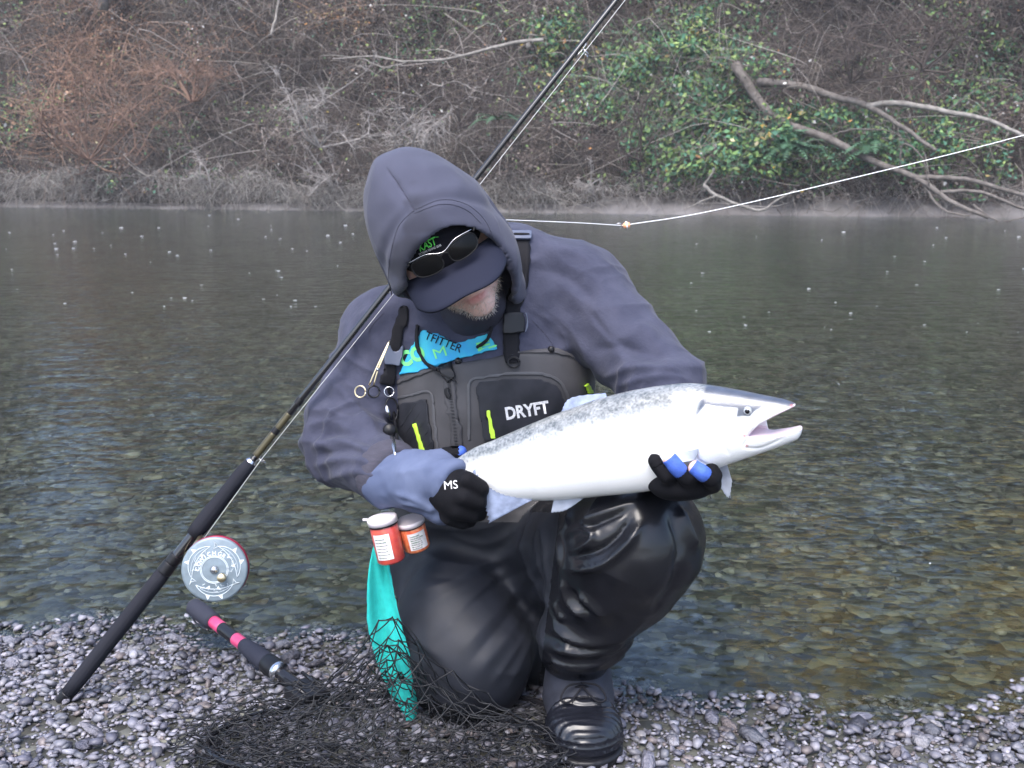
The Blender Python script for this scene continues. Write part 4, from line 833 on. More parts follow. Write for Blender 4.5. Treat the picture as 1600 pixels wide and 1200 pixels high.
# shirt front between hood and bib, black neck gaiter
M_shirt = mat('shirt_blue', (.02, .30, .58), .7, base2=(.03, .42, .55), vscale=18)
shirt = decal('shirt_front', [(622, 588), (640, 545), (660, 514), (690, 522), (712, 536), (742, 526), (762, 520), (780, 546), (742, 556), (700, 568), (650, 584)], 'hw', .004, .003, M_shirt, person, label='bright blue and green printed shirt front')
lettering('TFITTER', (664, 529), (720, 552), 13, 'hw', .0085, M_strap, shirt, bold=.005); M_sg = mat('shirt_green', (.16, .66, .22), .7)
lettering('CO', (630, 574), (668, 560), 26, 'hw', .0082, M_sg, shirt, bold=.05); lettering('M', (682, 562), (700, 556), 16, 'hw', .0082, M_sg, shirt, bold=0); lettering('E.', (748, 549), (776, 541), 14, 'hw', .0082, M_sg, shirt, bold=.04)
Vn, Fn = tube(spline([J['neck'] + [.0, .02, -.06], hl(.005, -.022, -.125), hl(.005, -.018, -.105)], 8), [.084, .076, .069, .062, .056, .050, .045, .040], 26); mk('neck_gaiter', Vn, Fn, M_wet, person)

# cap logo and sunglasses on the brim
lettering('KAST', (657, 393), (684, 381), 13, 'c', .002, M_green, cap_o, bold=.015, shear=.2); strip('logo_bar', [(662, 380), (676, 372), (686, 370)], 2, 'c', .002, .0006, M_green, cap_o, n=8); lettering('EXTREME FISHING GEAR', (656, 399), (690, 384), 3.5, 'c', .002, M_white, cap_o)
sg = empty('sunglasses', hl(0, .11, .06), label='dark sunglasses resting on the brim of the black cap', category='sunglasses')
def gl(a, b, dz=0):       # a across, b up
    return hl(a, .121 - 4.2 * a * a + .25 * b * 0 - .35 * b, .066 + b * .95 - .6 * a * a)
for s in (-1, 1):
    th = np.linspace(0, 2 * np.pi, 36, endpoint=False); ca, sa = np.cos(th), np.sin(th); ex = np.sign(ca) * np.abs(ca) ** .7; ey = np.sign(sa) * np.abs(sa) ** .75
    rim = [gl(s * .036 + .029 * e * 1.0, .0175 * f - (.004 if f < 0 else 0) * 0 + s * 0) for e, f in zip(ex, ey)]; mid = [gl(s * .036 + .029 * e * .55, .0175 * f * .55) + HF * .002 for e, f in zip(ex, ey)]; cen = gl(s * .036, 0) + HF * .003
    Vl = np.array(rim + mid + [cen]); k = np.arange(36); k2 = (k + 1) % 36; mk('lens', Vl, [np.stack([k, k2, k2 + 36, k + 36], 1), np.stack([k + 36, k2 + 36, 0 * k + 72], 1)], M_lens, sg)
    rr = np.array(rim + rim[:1]); mk('rim', *tube(rr, .0012, 6), M_frame, sg)
    mk('temple', *tube(spline([gl(s * .066, .012), hl(s * .078, .07, .075), hl(s * .088, .02, .07)], 12), .0016, 6), M_frame, sg)
mk('bridge', *tube(spline([gl(-.008, .006), gl(0, .010), gl(.008, .006)], 8), .0018, 6), M_frame, sg)
mk('brow_bar', *tube(spline([gl(-.064, .017), gl(-.03, .021), gl(0, .012), gl(.03, .021), gl(.064, .017)], 24), .0007, 6), M_metal, sg)

# ---- boots
def boot(name, an, toe, sole_z, label=None):
    ax = toe - an; ax[2] = 0; L = np.linalg.norm(ax); ax = ax / L; sd = np.array([ax[1], -ax[0], 0.0]); M = np.stack([sd, ax, [0, 0, 1.0]], 1); O = np.array([an[0], an[1], sole_z])
    def f(p):
        q = (p - O) @ M; d = cap(q, np.array([0, .0, .06]), np.array([0, L - .055, .052]), .068, .062); d = smin(d, ell(q, (0, L - .058, .040), (.074, .072, .058)), .03); d = smax(d, q[:, 2] - .092 - .55 * np.maximum(L - .07 - q[:, 1], 0) * 1.6, .02); d = smin(d, cap(q, np.array([0, .01, .07]), np.array([0, -.008, .128]), .062, .066), .03); return smax(d, -(q[:, 2] - .012), .006)
    def fs(p):
        q = (p - O) @ M; d2 = np.minimum(cap(q * [1, 1, 0], np.array([0, -.015, 0]), np.array([0, L - .048, 0]), .068, .075), 9); return np.maximum(d2, np.abs(q[:, 2] - .014) - .016)
    lo = np.minimum(an, toe) - .14; hi = np.maximum(an, toe) + .14; lo[2] = sole_z - .03; hi[2] = sole_z + .25
    V, F = nets(f, lo, hi, .0045); q = (V - O) @ M; N = grad(f, V); cr = np.clip((q[:, 1] - L * .45) / .03, 0, 1) * (q[:, 2] > .03); V = V + N * (.0020 * np.sin(q[:, 2] * 520) * cr * (q[:, 2] < .066) + .0016 * np.sin(q[:, 1] * 420 + 3 * vnoise(q * 30, 66)) * np.clip((q[:, 1] - L * .38) / .03, 0, 1) * (q[:, 2] >= .066))[:, None]
    o = mk(name, V, F, M_boot, person, label=label); fcz = (V[F].mean(1) - O) @ M; o.data.materials.append(M_bootf); o.data.polygons.foreach_set('material_index', ((fcz[:, 1] < L * .50) & (fcz[:, 2] > .055)).astype(np.int32))
    V, F = nets(fs, lo, hi, .005); mk('sole', V, F, M_blackp, o)
    for k in range(3):                                          # laces
        y0 = .045 + k * .018; z0 = .122 - k * .014; mk('lace', *tube(spline([O + M @ np.array([-.034, y0, z0 - .006]), O + M @ np.array([0, y0 + .012, z0 + .012]), O + M @ np.array([.034, y0, z0 - .006])], 10), .0026, 6), M_strap, o)
    for s in (-1, 1): mk('lace_loop', *tube(spline([O + M @ np.array([0, .078, .128]), O + M @ np.array([s * .03, .09, .128]), O + M @ np.array([s * .044, .104, .108]), O + M @ np.array([s * .026, .106, .104]), O + M @ np.array([0, .084, .124])], 16), .0022, 6), M_strap, o)
    for s in (-1, 1):
        for k in range(2): mk('lace_hook', *torus(O + M @ np.array([s * .036, .05 + k * .022, .115 - k * .015]), M @ np.array([s, .2, .4]), .0048, .0013, 14, 5), M_metal, o)
boot('wading_boot', P(903, 1080, 2.04), P(917, 1165, 1.865), -.028, 'wet black wading boot with rubber toe cap'); boot('wading_boot', J['anR'] + [0, -.02, 0], J['anR'] + [.03, -.24, 0], -.05)

# ---- gloved hands
gR = [(P(700, 752, 1.985), P(730, 750, 1.925), P(750, 762, 1.932), P(760, 772, 2.0), .0165), (P(698, 770, 1.985), P(724, 776, 1.92), P(746, 784, 1.932), P(758, 788, 2.0), .0165), (P(692, 786, 1.99), P(716, 797, 1.93), P(737, 804, 1.942), P(750, 804, 2.005), .0155), (P(688, 796, 2.0), P(702, 810, 1.95), P(722, 817, 1.96), P(735, 815, 2.01), .0135)]
def f_gloveR(p):
    d = smin(cap(p, P(672, 752, 2.0), P(712, 775, 1.965), .040, .036), ell(p, P(718, 772, 1.95), (.042, .034, .046)), .03)
    for a, b, c, e, r in gR: d = smin(d, np.minimum(np.minimum(cap(p, a, b, r * 1.05, r), cap(p, b, c, r, r * .95)), cap(p, c, e, r * .95, r * .85)), .009)
    t = np.minimum(cap(p, P(672, 742, 2.0), P(695, 712, 2.025), .020, .016), cap(p, P(695, 712, 2.025), P(716, 707, 2.02), .0165, .0145)); return smin(d, t, .012)
V, F = nets(f_gloveR, (-.26, 1.84, .28), (.04, 2.12, .56), .0038); gloveR = mk('glove', V, F, M_glove, person, label='black glove with blue grey gauntlet gripping the tail'); BV['g'] = BVHTree.FromPolygons([tuple(v) for v in V], tris(F))
lettering('MS', (695, 765), (716, 763), 13, 'g', .0015, M_white, gloveR, bold=0); mk('fingertip', *tube(spline([P(717, 707, 2.02), P(722, 708, 2.018), P(727, 710, 2.015)], 6), [.0135, .014, .0135, .0125, .010, .005], 12), M_blue, gloveR)
def f_gaiter(p):
    d = smin(cap(p, P(606, 750, 2.07), P(655, 750, 2.02), .054, .052), cap(p, P(655, 750, 2.02), P(702, 752, 1.972), .052, .045), .02); d = smin(d, cap(p, P(660, 735, 2.015), P(690, 722, 2.01), .034, .022), .02); d = smin(d, cap(p, P(668, 775, 2.0), P(690, 797, 1.99), .032, .026), .02)
    cut = (p - P(708, 760, 1.96)) @ norm(P(740, 790, 1.93) - P(690, 757, 1.985)); return smax(d, cut, .006)
V, F = nets(f_gaiter, (-.36, 1.82, .26), (.02, 2.20, .60), .0042); N = grad(f_gaiter, V); V = V + N * (.0035 * fbm(V * 26, 2, 71) + .004 * (1 - np.abs(vnoise(V * 22, 73))) ** 4)[:, None]; V = folds(V, N, [([(615, 770), (650, 780), (690, 800)], 5, .007), ([(625, 785), (655, 790), (680, 800)], 4, .006), ([(615, 740), (650, 735), (690, 725)], 7, .004), ([(695, 790), (700, 765), (722, 745)], 4, .005)])
mk('gauntlet', V, F, M_gaiter, gloveR)
# the supporting hand under the fish: palm, four fingers and a thumb
FY = 1.782
gL = [(P(1058, 757, 1.83), P(1040, 743, FY + .006), P(1028, 728, FY + .008), P(1020, 714, FY + .012), .0125), (P(1088, 760, 1.825), P(1073, 747, FY), P(1056, 729, FY - .004), P(1043, 713, FY), .0130), (P(1114, 758, 1.825), P(1110, 749, FY - .004), P(1096, 738, FY - .008), P(1080, 727, FY - .002), .0130), (P(1112, 748, 1.84), P(1117, 742, FY + .010), P(1113, 735, FY + .010), P(1106, 727, FY + .016), .0120)]
def f_gloveL(p):
    d = smin(ell(p, P(1060, 752, 1.85), (.058, .062, .028)), cap(p, P(1045, 752, 1.83), P(1092, 752, 1.83), .026, .024), .02); d = smin(d, cap(p, J['wrL'] + [0, .01, -.015], P(1060, 750, 1.875), .036, .034), .03)
    for a, b, c, e, r in gL: d = smin(d, np.minimum(cap(p, a, b, r * 1.15, r * 1.08), cap(p, b, c, r * 1.08, r)), .008)
    d = smin(d, np.minimum(cap(p, *[P(1020, 748, 1.87), P(1010, 742, 1.90)], .020, .017), cap(p, P(1010, 742, 1.90), P(1012, 725, 1.935), .017, .014)), .012); return d
V, F = nets(f_gloveL, (.14, 1.72, .36), (.42, 2.02, .60), .0036); gloveL = mk('glove', V, F, M_glove, person, label='black fingerless glove supporting the fish from below')
for k, (a, b, c, e, r) in enumerate(gL):
    if k in (1, 2):
        mk('finger_lining', *tube(spline([b + .45 * (c - b), c, c + .5 * (e - c), c + .85 * (e - c)], 12), r * np.array([1.0, 1.08, 1.1, 1.1, 1.09, 1.07, 1.05, 1.03, 1.02, 1.02, 1.02, 1.0]), 14), M_blue, gloveL)
        mk('fingertip', *tube(spline([c + .75 * (e - c), c + .95 * (e - c), c + 1.18 * (e - c)], 9), np.array([.93, .93, .92, .9, .85, .77, .65, .45, .1]) * r, 14), M_skin, gloveL, colr=np.array([.66, .42, .37]))
    else: mk('fingertip', *tube(spline([c, c + .7 * (e - c), e + .3 * (e - c)], 9), np.array([1, 1, 1, .98, .95, .88, .74, .5, .1]) * r, 14), M_glove, gloveL)
# ================================================================== FISH
FA, FB = P(715, 735, 1.985), P(1250, 660, 1.765)
FX = norm(FB - FA); FZ = norm(np.array([0, -.06, 1.0]) - FX * (np.array([0, -.06, 1.0]) @ FX)); FN = np.cross(FX, FZ)          # FN points away from or towards the photographer
if FN[1] < 0: FN = -FN
def fpl(px, py, off=0.0):
    """point of the fish's middle plane seen at a pixel; off lifts it towards the viewer"""
    d = ray(px, py); o = FA - FN * off; return CAM + d * (((o - CAM) @ FN) / (d @ FN))
def floc(p): q = p - FA; return np.stack([q @ FX, q @ FN, q @ FZ], -1)
TOP = [(700, 730), (712, 718), (740, 700), (770, 688), (800, 675), (850, 654), (900, 635), (940, 622), (1000, 608), (1060, 600), (1100, 601), (1150, 609), (1200, 619), (1232, 626), (1246, 634), (1256, 652)]
BOT = [(700, 740), (712, 752), (740, 765), (770, 775), (800, 780), (850, 781), (900, 778), (940, 774), (1000, 768), (1060, 758), (1100, 742), (1130, 728), (1180, 711), (1230, 693), (1249, 683), (1256, 662)]
tp = np.array([floc(fpl(*a)) for a in spline(TOP, 90)])[:, [0, 2]]; bt = np.array([floc(fpl(*a)) for a in spline(BOT, 90)])[:, [0, 2]]
LX = tp[-1, 0]
WX = np.array([0, .02, .06, .12, .25, .45, .58, .68, .78, .88, .95, 1.0]) * LX; WY = np.array([.006, .011, .017, .026, .040, .048, .048, .046, .041, .031, .023, .012])
def fprof(x):
    t = np.interp(x, tp[:, 0], tp[:, 1]); b = np.interp(x, bt[:, 0], bt[:, 1]); return (t + b) / 2, np.maximum((t - b) / 2, .004), np.interp(x, WX, WY)
MOUTH = np.array([floc(fpl(*a))[[0, 2]] for a in [(1172, 674), (1190, 656), (1218, 643), (1240, 635), (1250, 632), (1290, 622), (1290, 666), (1249, 667), (1236, 671), (1206, 677)]])
def poly_sd(q, P2):
    d = np.full(len(q), 1e9); ins = np.zeros(len(q), bool)
    for a, b in zip(P2, np.roll(P2, -1, 0)):
        e = b - a; w_ = q - a; t = np.clip((w_ @ e) / (e @ e), 0, 1); d = np.minimum(d, np.linalg.norm(w_ - t[:, None] * e, axis=1))
        c = ((a[1] > q[:, 1]) != (b[1] > q[:, 1])) & (q[:, 0] < (b[0] - a[0]) * (q[:, 1] - a[1]) / (b[1] - a[1] + 1e-12) + a[0]); ins ^= c
    return np.where(ins, -d, d)
def f_fish(p):
    q = p; c, h, w_ = fprof(q[:, 0]); k = (np.abs((q[:, 2] - c) / h) ** 2.1 + np.abs(q[:, 1] / w_) ** 2.1) ** (1 / 2.1); d = (k - 1) * np.minimum(h, w_) * .9
    d = smax(d, np.maximum(-q[:, 0] - .012, q[:, 0] - LX), .006); near = q[:, 0] > .78 * LX
    if near.any():
        m = poly_sd(q[near][:, [0, 2]], MOUTH); wall = (q[near][:, 1] - (w_[near] - .006)) * 1.0; m = np.maximum(m, np.where(q[near][:, 0] < .90 * LX, wall, -1)); d[near] = smax(d[near], -m, .004)
    return d
V, F = nets(f_fish, (-.03, -.06, -.16), (LX + .02, .06, .16), .002); V = relax(V, F, 1, .4)
N = grad(f_fish, V, .002); c, h, w_ = fprof(V[:, 0]); t = (c + h - V[:, 2]) / (2 * h)
W = FA + V[:, :1] * FX + V[:, 1:2] * FN + V[:, 2:] * FZ; NW = N[:, :1] * FX + N[:, 1:2] * FN + N[:, 2:] * FZ; px, py = proj(W)
nz_ = fbm(V * np.array([60, 60, 90]), 3, 81); nf = vnoise(V * 380, 84); nl = fbm(V * np.array([14, 14, 20]), 2, 85)
col = np.tile(np.array([.88, .89, .90]), (len(V), 1))
dk = np.clip((.40 + .03 * nl - t) / .30, 0, 1) * np.clip(.84 + .14 * nf + .08 * nz_ , 0, 1.0)
dark = np.array([.062, .074, .080]); col = col * (1 - dk[:, None]) + dark * dk[:, None]
spot = (vnoise(V * 330 + 9, 88) > .74) & (t < .34); col[spot] *= .6
col[t > .8] = np.array([.90, .90, .90])
HP = np.array([(1086, 652), (1092, 632), (1106, 596), (1150, 595), (1205, 608), (1255, 626), (1244, 633), (1215, 634), (1196, 634), (1182, 641), (1172, 650), (1150, 652), (1152, 638), (1118, 635), (1104, 632), (1094, 642)], float)
hs = np.clip(.5 - poly_sd(np.stack([px, py], 1), HP) / 4, 0, 1); hs = hs * np.clip((px - 1080) / 6, 0, 1); hd = (px > 1098) & (hs < .5) & (t > .16); col[hd] = np.array([.88, .89, .90]); col = col * (1 - hs[:, None]) + np.array([.065, .078, .110]) * (.88 + .2 * nz_[:, None]) * hs[:, None]
mm = (np.abs(poly_sd(V[:, [0, 2]], MOUTH)) < .0045) & (V[:, 0] > .8 * LX) & (np.abs(V[:, 1]) < w_ * .93); col[mm] = np.array([.72, .60, .66])
for a, b, r in ((1163, 681, 2.0), (1167, 697, 2.2), (1237, 634, 2.2)): k = np.exp(-((px - a) ** 2 + (py - b) ** 2) / r ** 2)[:, None]; col = col * (1 - k) + np.array([.45, .10, .10]) * k
def fish_mat():
    m = mat('fish_skin', (.8, .8, .8), .28, .08, attr='col', var=.0, spec=.6, coat=.35); t = m.node_tree; b = t.nodes['Principled BSDF']
    tc = t.nodes.new('ShaderNodeTexCoord'); vo = t.nodes.new('ShaderNodeTexVoronoi'); vo.inputs['Scale'].default_value = 380; t.links.new(tc.outputs['Object'], vo.inputs['Vector']); bp = t.nodes.new('ShaderNodeBump'); bp.inputs['Strength'].default_value = .16; bp.inputs['Distance'].default_value = .0012; t.links.new(vo.outputs['Distance'], bp.inputs['Height']); t.links.new(bp.outputs[0], b.inputs['Normal'])
    return m
M_fish = fish_mat(); M_fin = mat('fish_fin', (.26, .31, .45), .45, var=.4, vscale=60, spec=.5); M_finp = mat('pale_fin', (.46, .50, .60), .4, var=.2, vscale=60); M_pupil = mat('fish_pupil', (.005, .005, .007), .08); M_iris = mat('fish_iris', (.55, .57, .60), .2, .5)
W = folds(W, NW, [([(1098, 625), (1086, 655), (1082, 690), (1090, 718), (1108, 728)], 2.6, -.0035), ([(1092, 640), (1088, 680), (1096, 715)], 8, .002), ([(1185, 655), (1176, 672), (1166, 690), (1160, 700)], 2.5, -.0022), ([(1160, 700), (1190, 700), (1225, 684)], 2.2, -.0018), ([(1140, 660), (1130, 690), (1140, 712)], 3, -.0015), ([(1196, 650), (1180, 664), (1166, 676)], 3, .0018)])
fish = mk('steelhead_trout', W, F, M_fish, origin=FA + .5 * (FB - FA) - [0, 0, .08], colr=col, label='large silver trout with open mouth and dark speckled back held across the knee', category='fish')
def fin(name, base, tip, off, m, n=18, k=8, taper=.3, **kw):
    """rays run from the base line to the tip line; each ray a low ridge"""
    b2, t2 = spline(base, n), spline(tip, n); mb = []; 
    offs = np.broadcast_to(off, (2,)) if np.ndim(off) else (off, off)
    for s in range(2):
        G = np.empty((n, k, 3))
        for i in range(n):
            jag = 1 + (.03 if i % 2 else -.02)
            for j in range(k):
                u = j / (k - 1); a, b = b2[i] + (t2[i] - b2[i]) * u * jag; G[i, j] = fpl(a, b, offs[0] + (offs[1] - offs[0]) * u + (1 if s == 0 else -1) * ((.0024 if i % 2 else .0006) * (1 - .6 * u)))
        mb.append(G.reshape(-1, 3))
    i, j = np.meshgrid(np.arange(n - 1), np.arange(k - 1), indexing='ij'); b = (i * k + j); f = np.stack([b, b + k, b + k + 1, b + 1], -1).reshape(-1, 4); NN = n * k
    lp = np.array(list(range(k)) + [q * k + k - 1 for q in range(1, n)] + [(n - 1) * k + q for q in range(k - 2, -1, -1)] + [q * k for q in range(n - 2, 0, -1)]); l2 = np.roll(lp, -1)
    return mk(name, np.concatenate(mb), [np.concatenate([f, f[:, ::-1] + NN, np.stack([lp, l2, l2 + NN, lp + NN], 1)])], m, fish, **kw)
fin('tail_fin', [(742, 728), (770, 744), (802, 766), (832, 781)], [(722, 790), (745, 778), (757, 788), (765, 817)], (.016, .024), M_fin, 30)
fin('anal_fin', [(866, 776), (892, 776), (918, 772)], [(861, 801), (884, 797), (914, 777)], .004, M_finp)
fin('dorsal_fin', [(885, 648), (915, 636), (950, 624)], [(876, 645), (892, 622), (946, 614)], (.0, -.012), M_fin)
fin('pectoral_fin', [(1112, 722), (1122, 720), (1134, 718)], [(1120, 752), (1138, 777), (1144, 752)], (-.02, -.015), M_finp)
fin('pectoral_fin', [(1092, 700), (1090, 710), (1086, 719)], [(1014, 717), (1030, 722), (1055, 724)], (.044, .062), M_finp)
ec = fpl(1168, 642, .0315); ed = norm(CAM - ec) 
mk('eye', *lathe([(.0068, -.004), (.0066, .001), (.0056, .0028), (.003, .0040), (.0002, .0043)], ec, -FN, 24), M_iris, fish); mk('pupil', *lathe([(.0044, .0028), (.0036, .0046), (.0014, .0052), (.0001, .0054)], ec, -FN, 18), M_pupil, fish)
M_drop = mat('water_drop', (.9, .95, 1), .02, trans=1.0)
for a, b in ((1111, 776), (1141, 777)):
    c = fpl(a, b, .0); dr = mk('water_drop', *lathe([(.0002, .006), (.0008, .003), (.0022, -.001), (.0018, -.003), (.0002, -.0042)], c, (0, 0, 1), 12), M_drop, origin=c, label='water drop falling from the glove' if a == 1111 else 'water drop clinging to the tip of the hanging fin', category='drop')
# ================================================================== GEAR
M_foamg = mat('foam_grip', (.016, .017, .024), .85, spec=.2, bump=.4, bscale=500, bdist=.0006); M_blank = mat('rod_blank', (.012, .012, .014), .15, coat=.5); M_gold = mat('brass', (.62, .52, .34), .35, 1.0); M_wrap = mat('gold_wrap', (.075, .064, .035), .3, .4)
# ---- fishing rod leaning on the shoulder
RB, RT = P(101, 1090, 2.09), P(742, 280, 2.275); RX = norm(RT - RB); LT = np.linalg.norm(RT - RB)
def rp(px):          # distance along the rod for a picture column
    lo_, hi_ = 0.0, 6.0
    for _ in range(40):
        m_ = (lo_ + hi_) / 2
        if proj((RB + RX * m_)[None])[0][0] < px: lo_ = m_
        else: hi_ = m_
    return lo_
rod = empty('fishing_rod', RB, label='long black fishing rod leaning against the shoulder of the angler', category='fishing rod')
def rseg(name, a, b, ra, rb, m, sides=14, par=rod, bul=0, **kw): n = 14; t = np.linspace(0, 1, n); mk(name, *tube(RB + RX * (a + (b - a) * t[:, None]), ra + (rb - ra) * t + bul * np.sin(t * np.pi), sides), m, par, **kw)
def ribbed(name, a, b, prof, m):
    n, s = len(prof), 28; th = np.arange(s) / s * 2 * np.pi; M = frame(RX); V = []
    for k, r in enumerate(prof): V.append(RB + RX * (a + (b - a) * k / (n - 1)) + (r * (1 + .085 * (np.arange(s) % 2 * 2 - 1)))[:, None] * (np.cos(th)[:, None] * M[:, 0] + np.sin(th)[:, None] * M[:, 1]))
    V = np.concatenate(V); k, q = np.meshgrid(np.arange(n - 1), np.arange(s), indexing='ij'); q2 = (q + 1) % s; F = np.stack([k * s + q, k * s + q2, (k + 1) * s + q2, (k + 1) * s + q], -1).reshape(-1, 4)
    e = np.arange(s - 2); cps = np.concatenate([np.stack([0 * e, e + 2, e + 1], 1), np.stack([0 * e, e + 1, e + 2], 1) + (n - 1) * s]); mk(name, V, [F, cps], m, rod, smooth=False)
s1, s2, s3, s4 = rp(258), rp(282), rp(302), rp(392)
rseg('butt_cap', -.012, .012, .0135, .0155, M_blackp); ribbed('grip', .008, s1, [.0135, .0148, .0152, .0154, .0154, .0154, .0152, .0150, .0145], M_foamg)
rseg('reel_seat', s1 - .01, s3 + .015, .0115, .0115, M_blank); rseg('locking_ring', s1 - .004, s1 + .02, .0165, .0155, M_blackp); rseg('locking_ring', s1 + .022, s1 + .040, .0145, .0148, M_blackp)
ribbed('grip', s3, s4, [.0145, .0162, .0167, .0163, .0152, .0146, .0146, .0148, .0142, .0120], M_foamg); rseg('winding_check', s4, s4 + .006, .0125, .009, M_metal)
rseg('blank', s4, 3.9, .0072, .0016, M_blank)
rseg('gold_wrap', rp(400), rp(428), .0080, .0078, M_wrap); rseg('gold_wrap', rp(434), rp(452), .0079, .0077, M_wrap); rseg('thread_wrap', rp(428), rp(434), .0083, .0083, M_blackp); rseg('thread_wrap', rp(464), rp(470), .0083, .0083, M_blackp)
sdv = norm(np.cross(RX, [0, 1.0, 0])); sdv = sdv if sdv[0] > 0 else -sdv
gpos = [rp(400), rp(610), rp(905)] + [rp(905) + .42, rp(905) + .80, rp(905) + 1.12, 3.6, 3.88]
for k, g in enumerate(gpos):
    rr = [.009, .011, .010, .008, .007, .006, .005, .004][k]; c = RB + RX * g + sdv * (.007 + rr); gd = mk('line_guide', *torus(c, RX + sdv * .15, rr, .0011, 20, 6), M_metal, rod)
    mk('guide_foot', *tube(spline([RB + RX * (g - .016) + sdv * .006, c - sdv * rr * .9, RB + RX * (g + .016) + sdv * .006], 8), .0012, 6), M_metal, gd); rseg('thread_wrap', g - .018, g + .018, .0078 * (1 - g / 5.2), .0076 * (1 - g / 5.2), M_blackp)
# reel
rc = fpr = P(335, 890, 2.085); rn = norm(-norm(ray(335, 890)) + np.array([-.16, 0, -.16])); RM = frame(rn); RRD = .066
uv = norm(CR - rn * (CR @ rn)); vv = np.cross(rn, uv)
if vv[2] < 0: vv = -vv
def rf(x, y, z=0): return rc + uv * x + vv * y + rn * z
M_rface = mat('reel_face', (.19, .24, .28), .38, .25, var=.2, vscale=60); M_red = mat('red_anodised', (.42, .02, .07), .35, .6); M_eng = mat('engraving', (.62, .68, .72), .5)
seat = RB + RX * ((s1 + s3) / 2 + .02)
reel = mk('reel', *lathe([(.0001, 0), (RRD * .93, 0), (RRD * .97, -.001), (RRD, -.003), (RRD, -.008), (RRD * .97, -.010), (RRD * .5, -.010), (.01, -.011)], rc, rn, 64), M_rface, rod, label='grey centrepin reel with white engraved face and red back plate')
mk('back_plate', *lathe([(.02, -.012), (RRD * .99, -.012), (RRD * 1.01, -.014), (RRD * 1.01, -.026), (RRD * .97, -.030), (.02, -.031)], rc, rn, 64), M_red, reel); mk('spool', *lathe([(RRD * .9, -.009), (RRD * .9, -.013)], rc, rn, 48), M_blackp, reel)
mk('hub', *lathe([(.0085, 0), (.0085, .003), (.006, .005), (.0055, .006), (.0001, .0065)], rc, rn, 24), M_metal, reel); kp = rf(.0165, -.0145); mk('handle_knob', *lathe([(.0045, 0), (.0045, .006), (.0085, .007), (.0088, .018), (.0078, .0195), (.0001, .020)], kp, rn, 24), M_gold, reel, smooth=False)
fpos = seat + sdv * .012; V = []; mk('reel_foot', *tube(spline([RB + RX * s2 + sdv * .012, rf(-.045, .04, -.022), RB + RX * (s3 + .012) + sdv * .012], 12), [.004, .0045, .005, .0055, .006, .006, .006, .006, .0055, .005, .0045, .004], 8), M_gold, reel)
def eng(pts, r=.0007): mk('engraving', *tube([rf(a, b, .0006) for a, b in pts], r, 4), M_eng, reel)
def pol(r, d): r *= 1.18; return (r * math.cos(R(d)), r * math.sin(R(d)))
for rr in (.0215, .0235): eng([pol(rr, a) for a in range(0, 361, 8)])
for k in range(3):                                              # three leaping fish in a ring
    a0 = 100 + 120 * k
    up = [pol(.0405 + .0050 * math.sin(math.pi * t), a0 + 100 * t) for t in np.linspace(0, 1, 18)]; lo = [pol(.0405 - .0070 * math.sin(math.pi * t) ** .8, a0 + 100 * t) for t in np.linspace(0, 1, 18)]; eng(up); eng(lo); eng([pol(.0395, a0 + 100 * t) for t in np.linspace(.12, .9, 14)], .0004)
    eng([pol(.0405, a0 + 100), pol(.049, a0 + 112), pol(.0435, a0 + 108), pol(.036, a0 + 113), pol(.0405, a0 + 100)]); 
    for t in (.35, .62): f0, f1, f2 = pol(.0445, a0 + 100 * t - 5), pol(.0530, a0 + 100 * t + 3), pol(.0445, a0 + 100 * t + 6); mk('engraving', np.array([rf(*f0, .0005), rf(*f1, .0005), rf(*f2, .0005)]), np.array([[0, 1, 2]]), M_eng, reel, smooth=False)
    for t in (.3, .6): f0, f1, f2 = pol(.0345, a0 + 100 * t - 4), pol(.0285, a0 + 100 * t + 3), pol(.0345, a0 + 100 * t + 6); mk('engraving', np.array([rf(*f0, .0005), rf(*f2, .0005), rf(*f1, .0005)]), np.array([[0, 1, 2]]), M_eng, reel, smooth=False)
    rg2 = np.random.default_rng(k); 
    for q in range(9): a = a0 + rg2.uniform(5, 95); r1 = rg2.uniform(.025, .034); eng([pol(r1, a), pol(r1 + .003, a + rg2.uniform(-5, 5)), pol(r1 + .0045, a + rg2.uniform(-9, 9))], .0005)
for k, ch in enumerate('COWICH'):
    V, F = text_mesh(ch, .02); V = (V[:, :2] - V[:, :2].mean(0)) * .0115; a = R(176 - k * 17); ex = np.array([math.sin(a), -math.cos(a)]); ey = np.array([math.cos(a), math.sin(a)]); q = .0335 * ey + V[:, :1] * ex + V[:, 1:] * ey; mk('lettering', np.array([rf(*z_, .0008) for z_ in q]), F, M_eng, reel, smooth=False)
for k, ch in enumerate('GR'):
    V, F = text_mesh(ch, .02); V = (V[:, :2] - V[:, :2].mean(0)) * .0115; a = R(70 - k * 15); ex = np.array([math.sin(a), -math.cos(a)]); ey = np.array([math.cos(a), math.sin(a)]); q = .0335 * ey + V[:, :1] * ex + V[:, 1:] * ey; mk('lettering', np.array([rf(*z_, .0008) for z_ in q]), F, M_eng, reel, smooth=False)
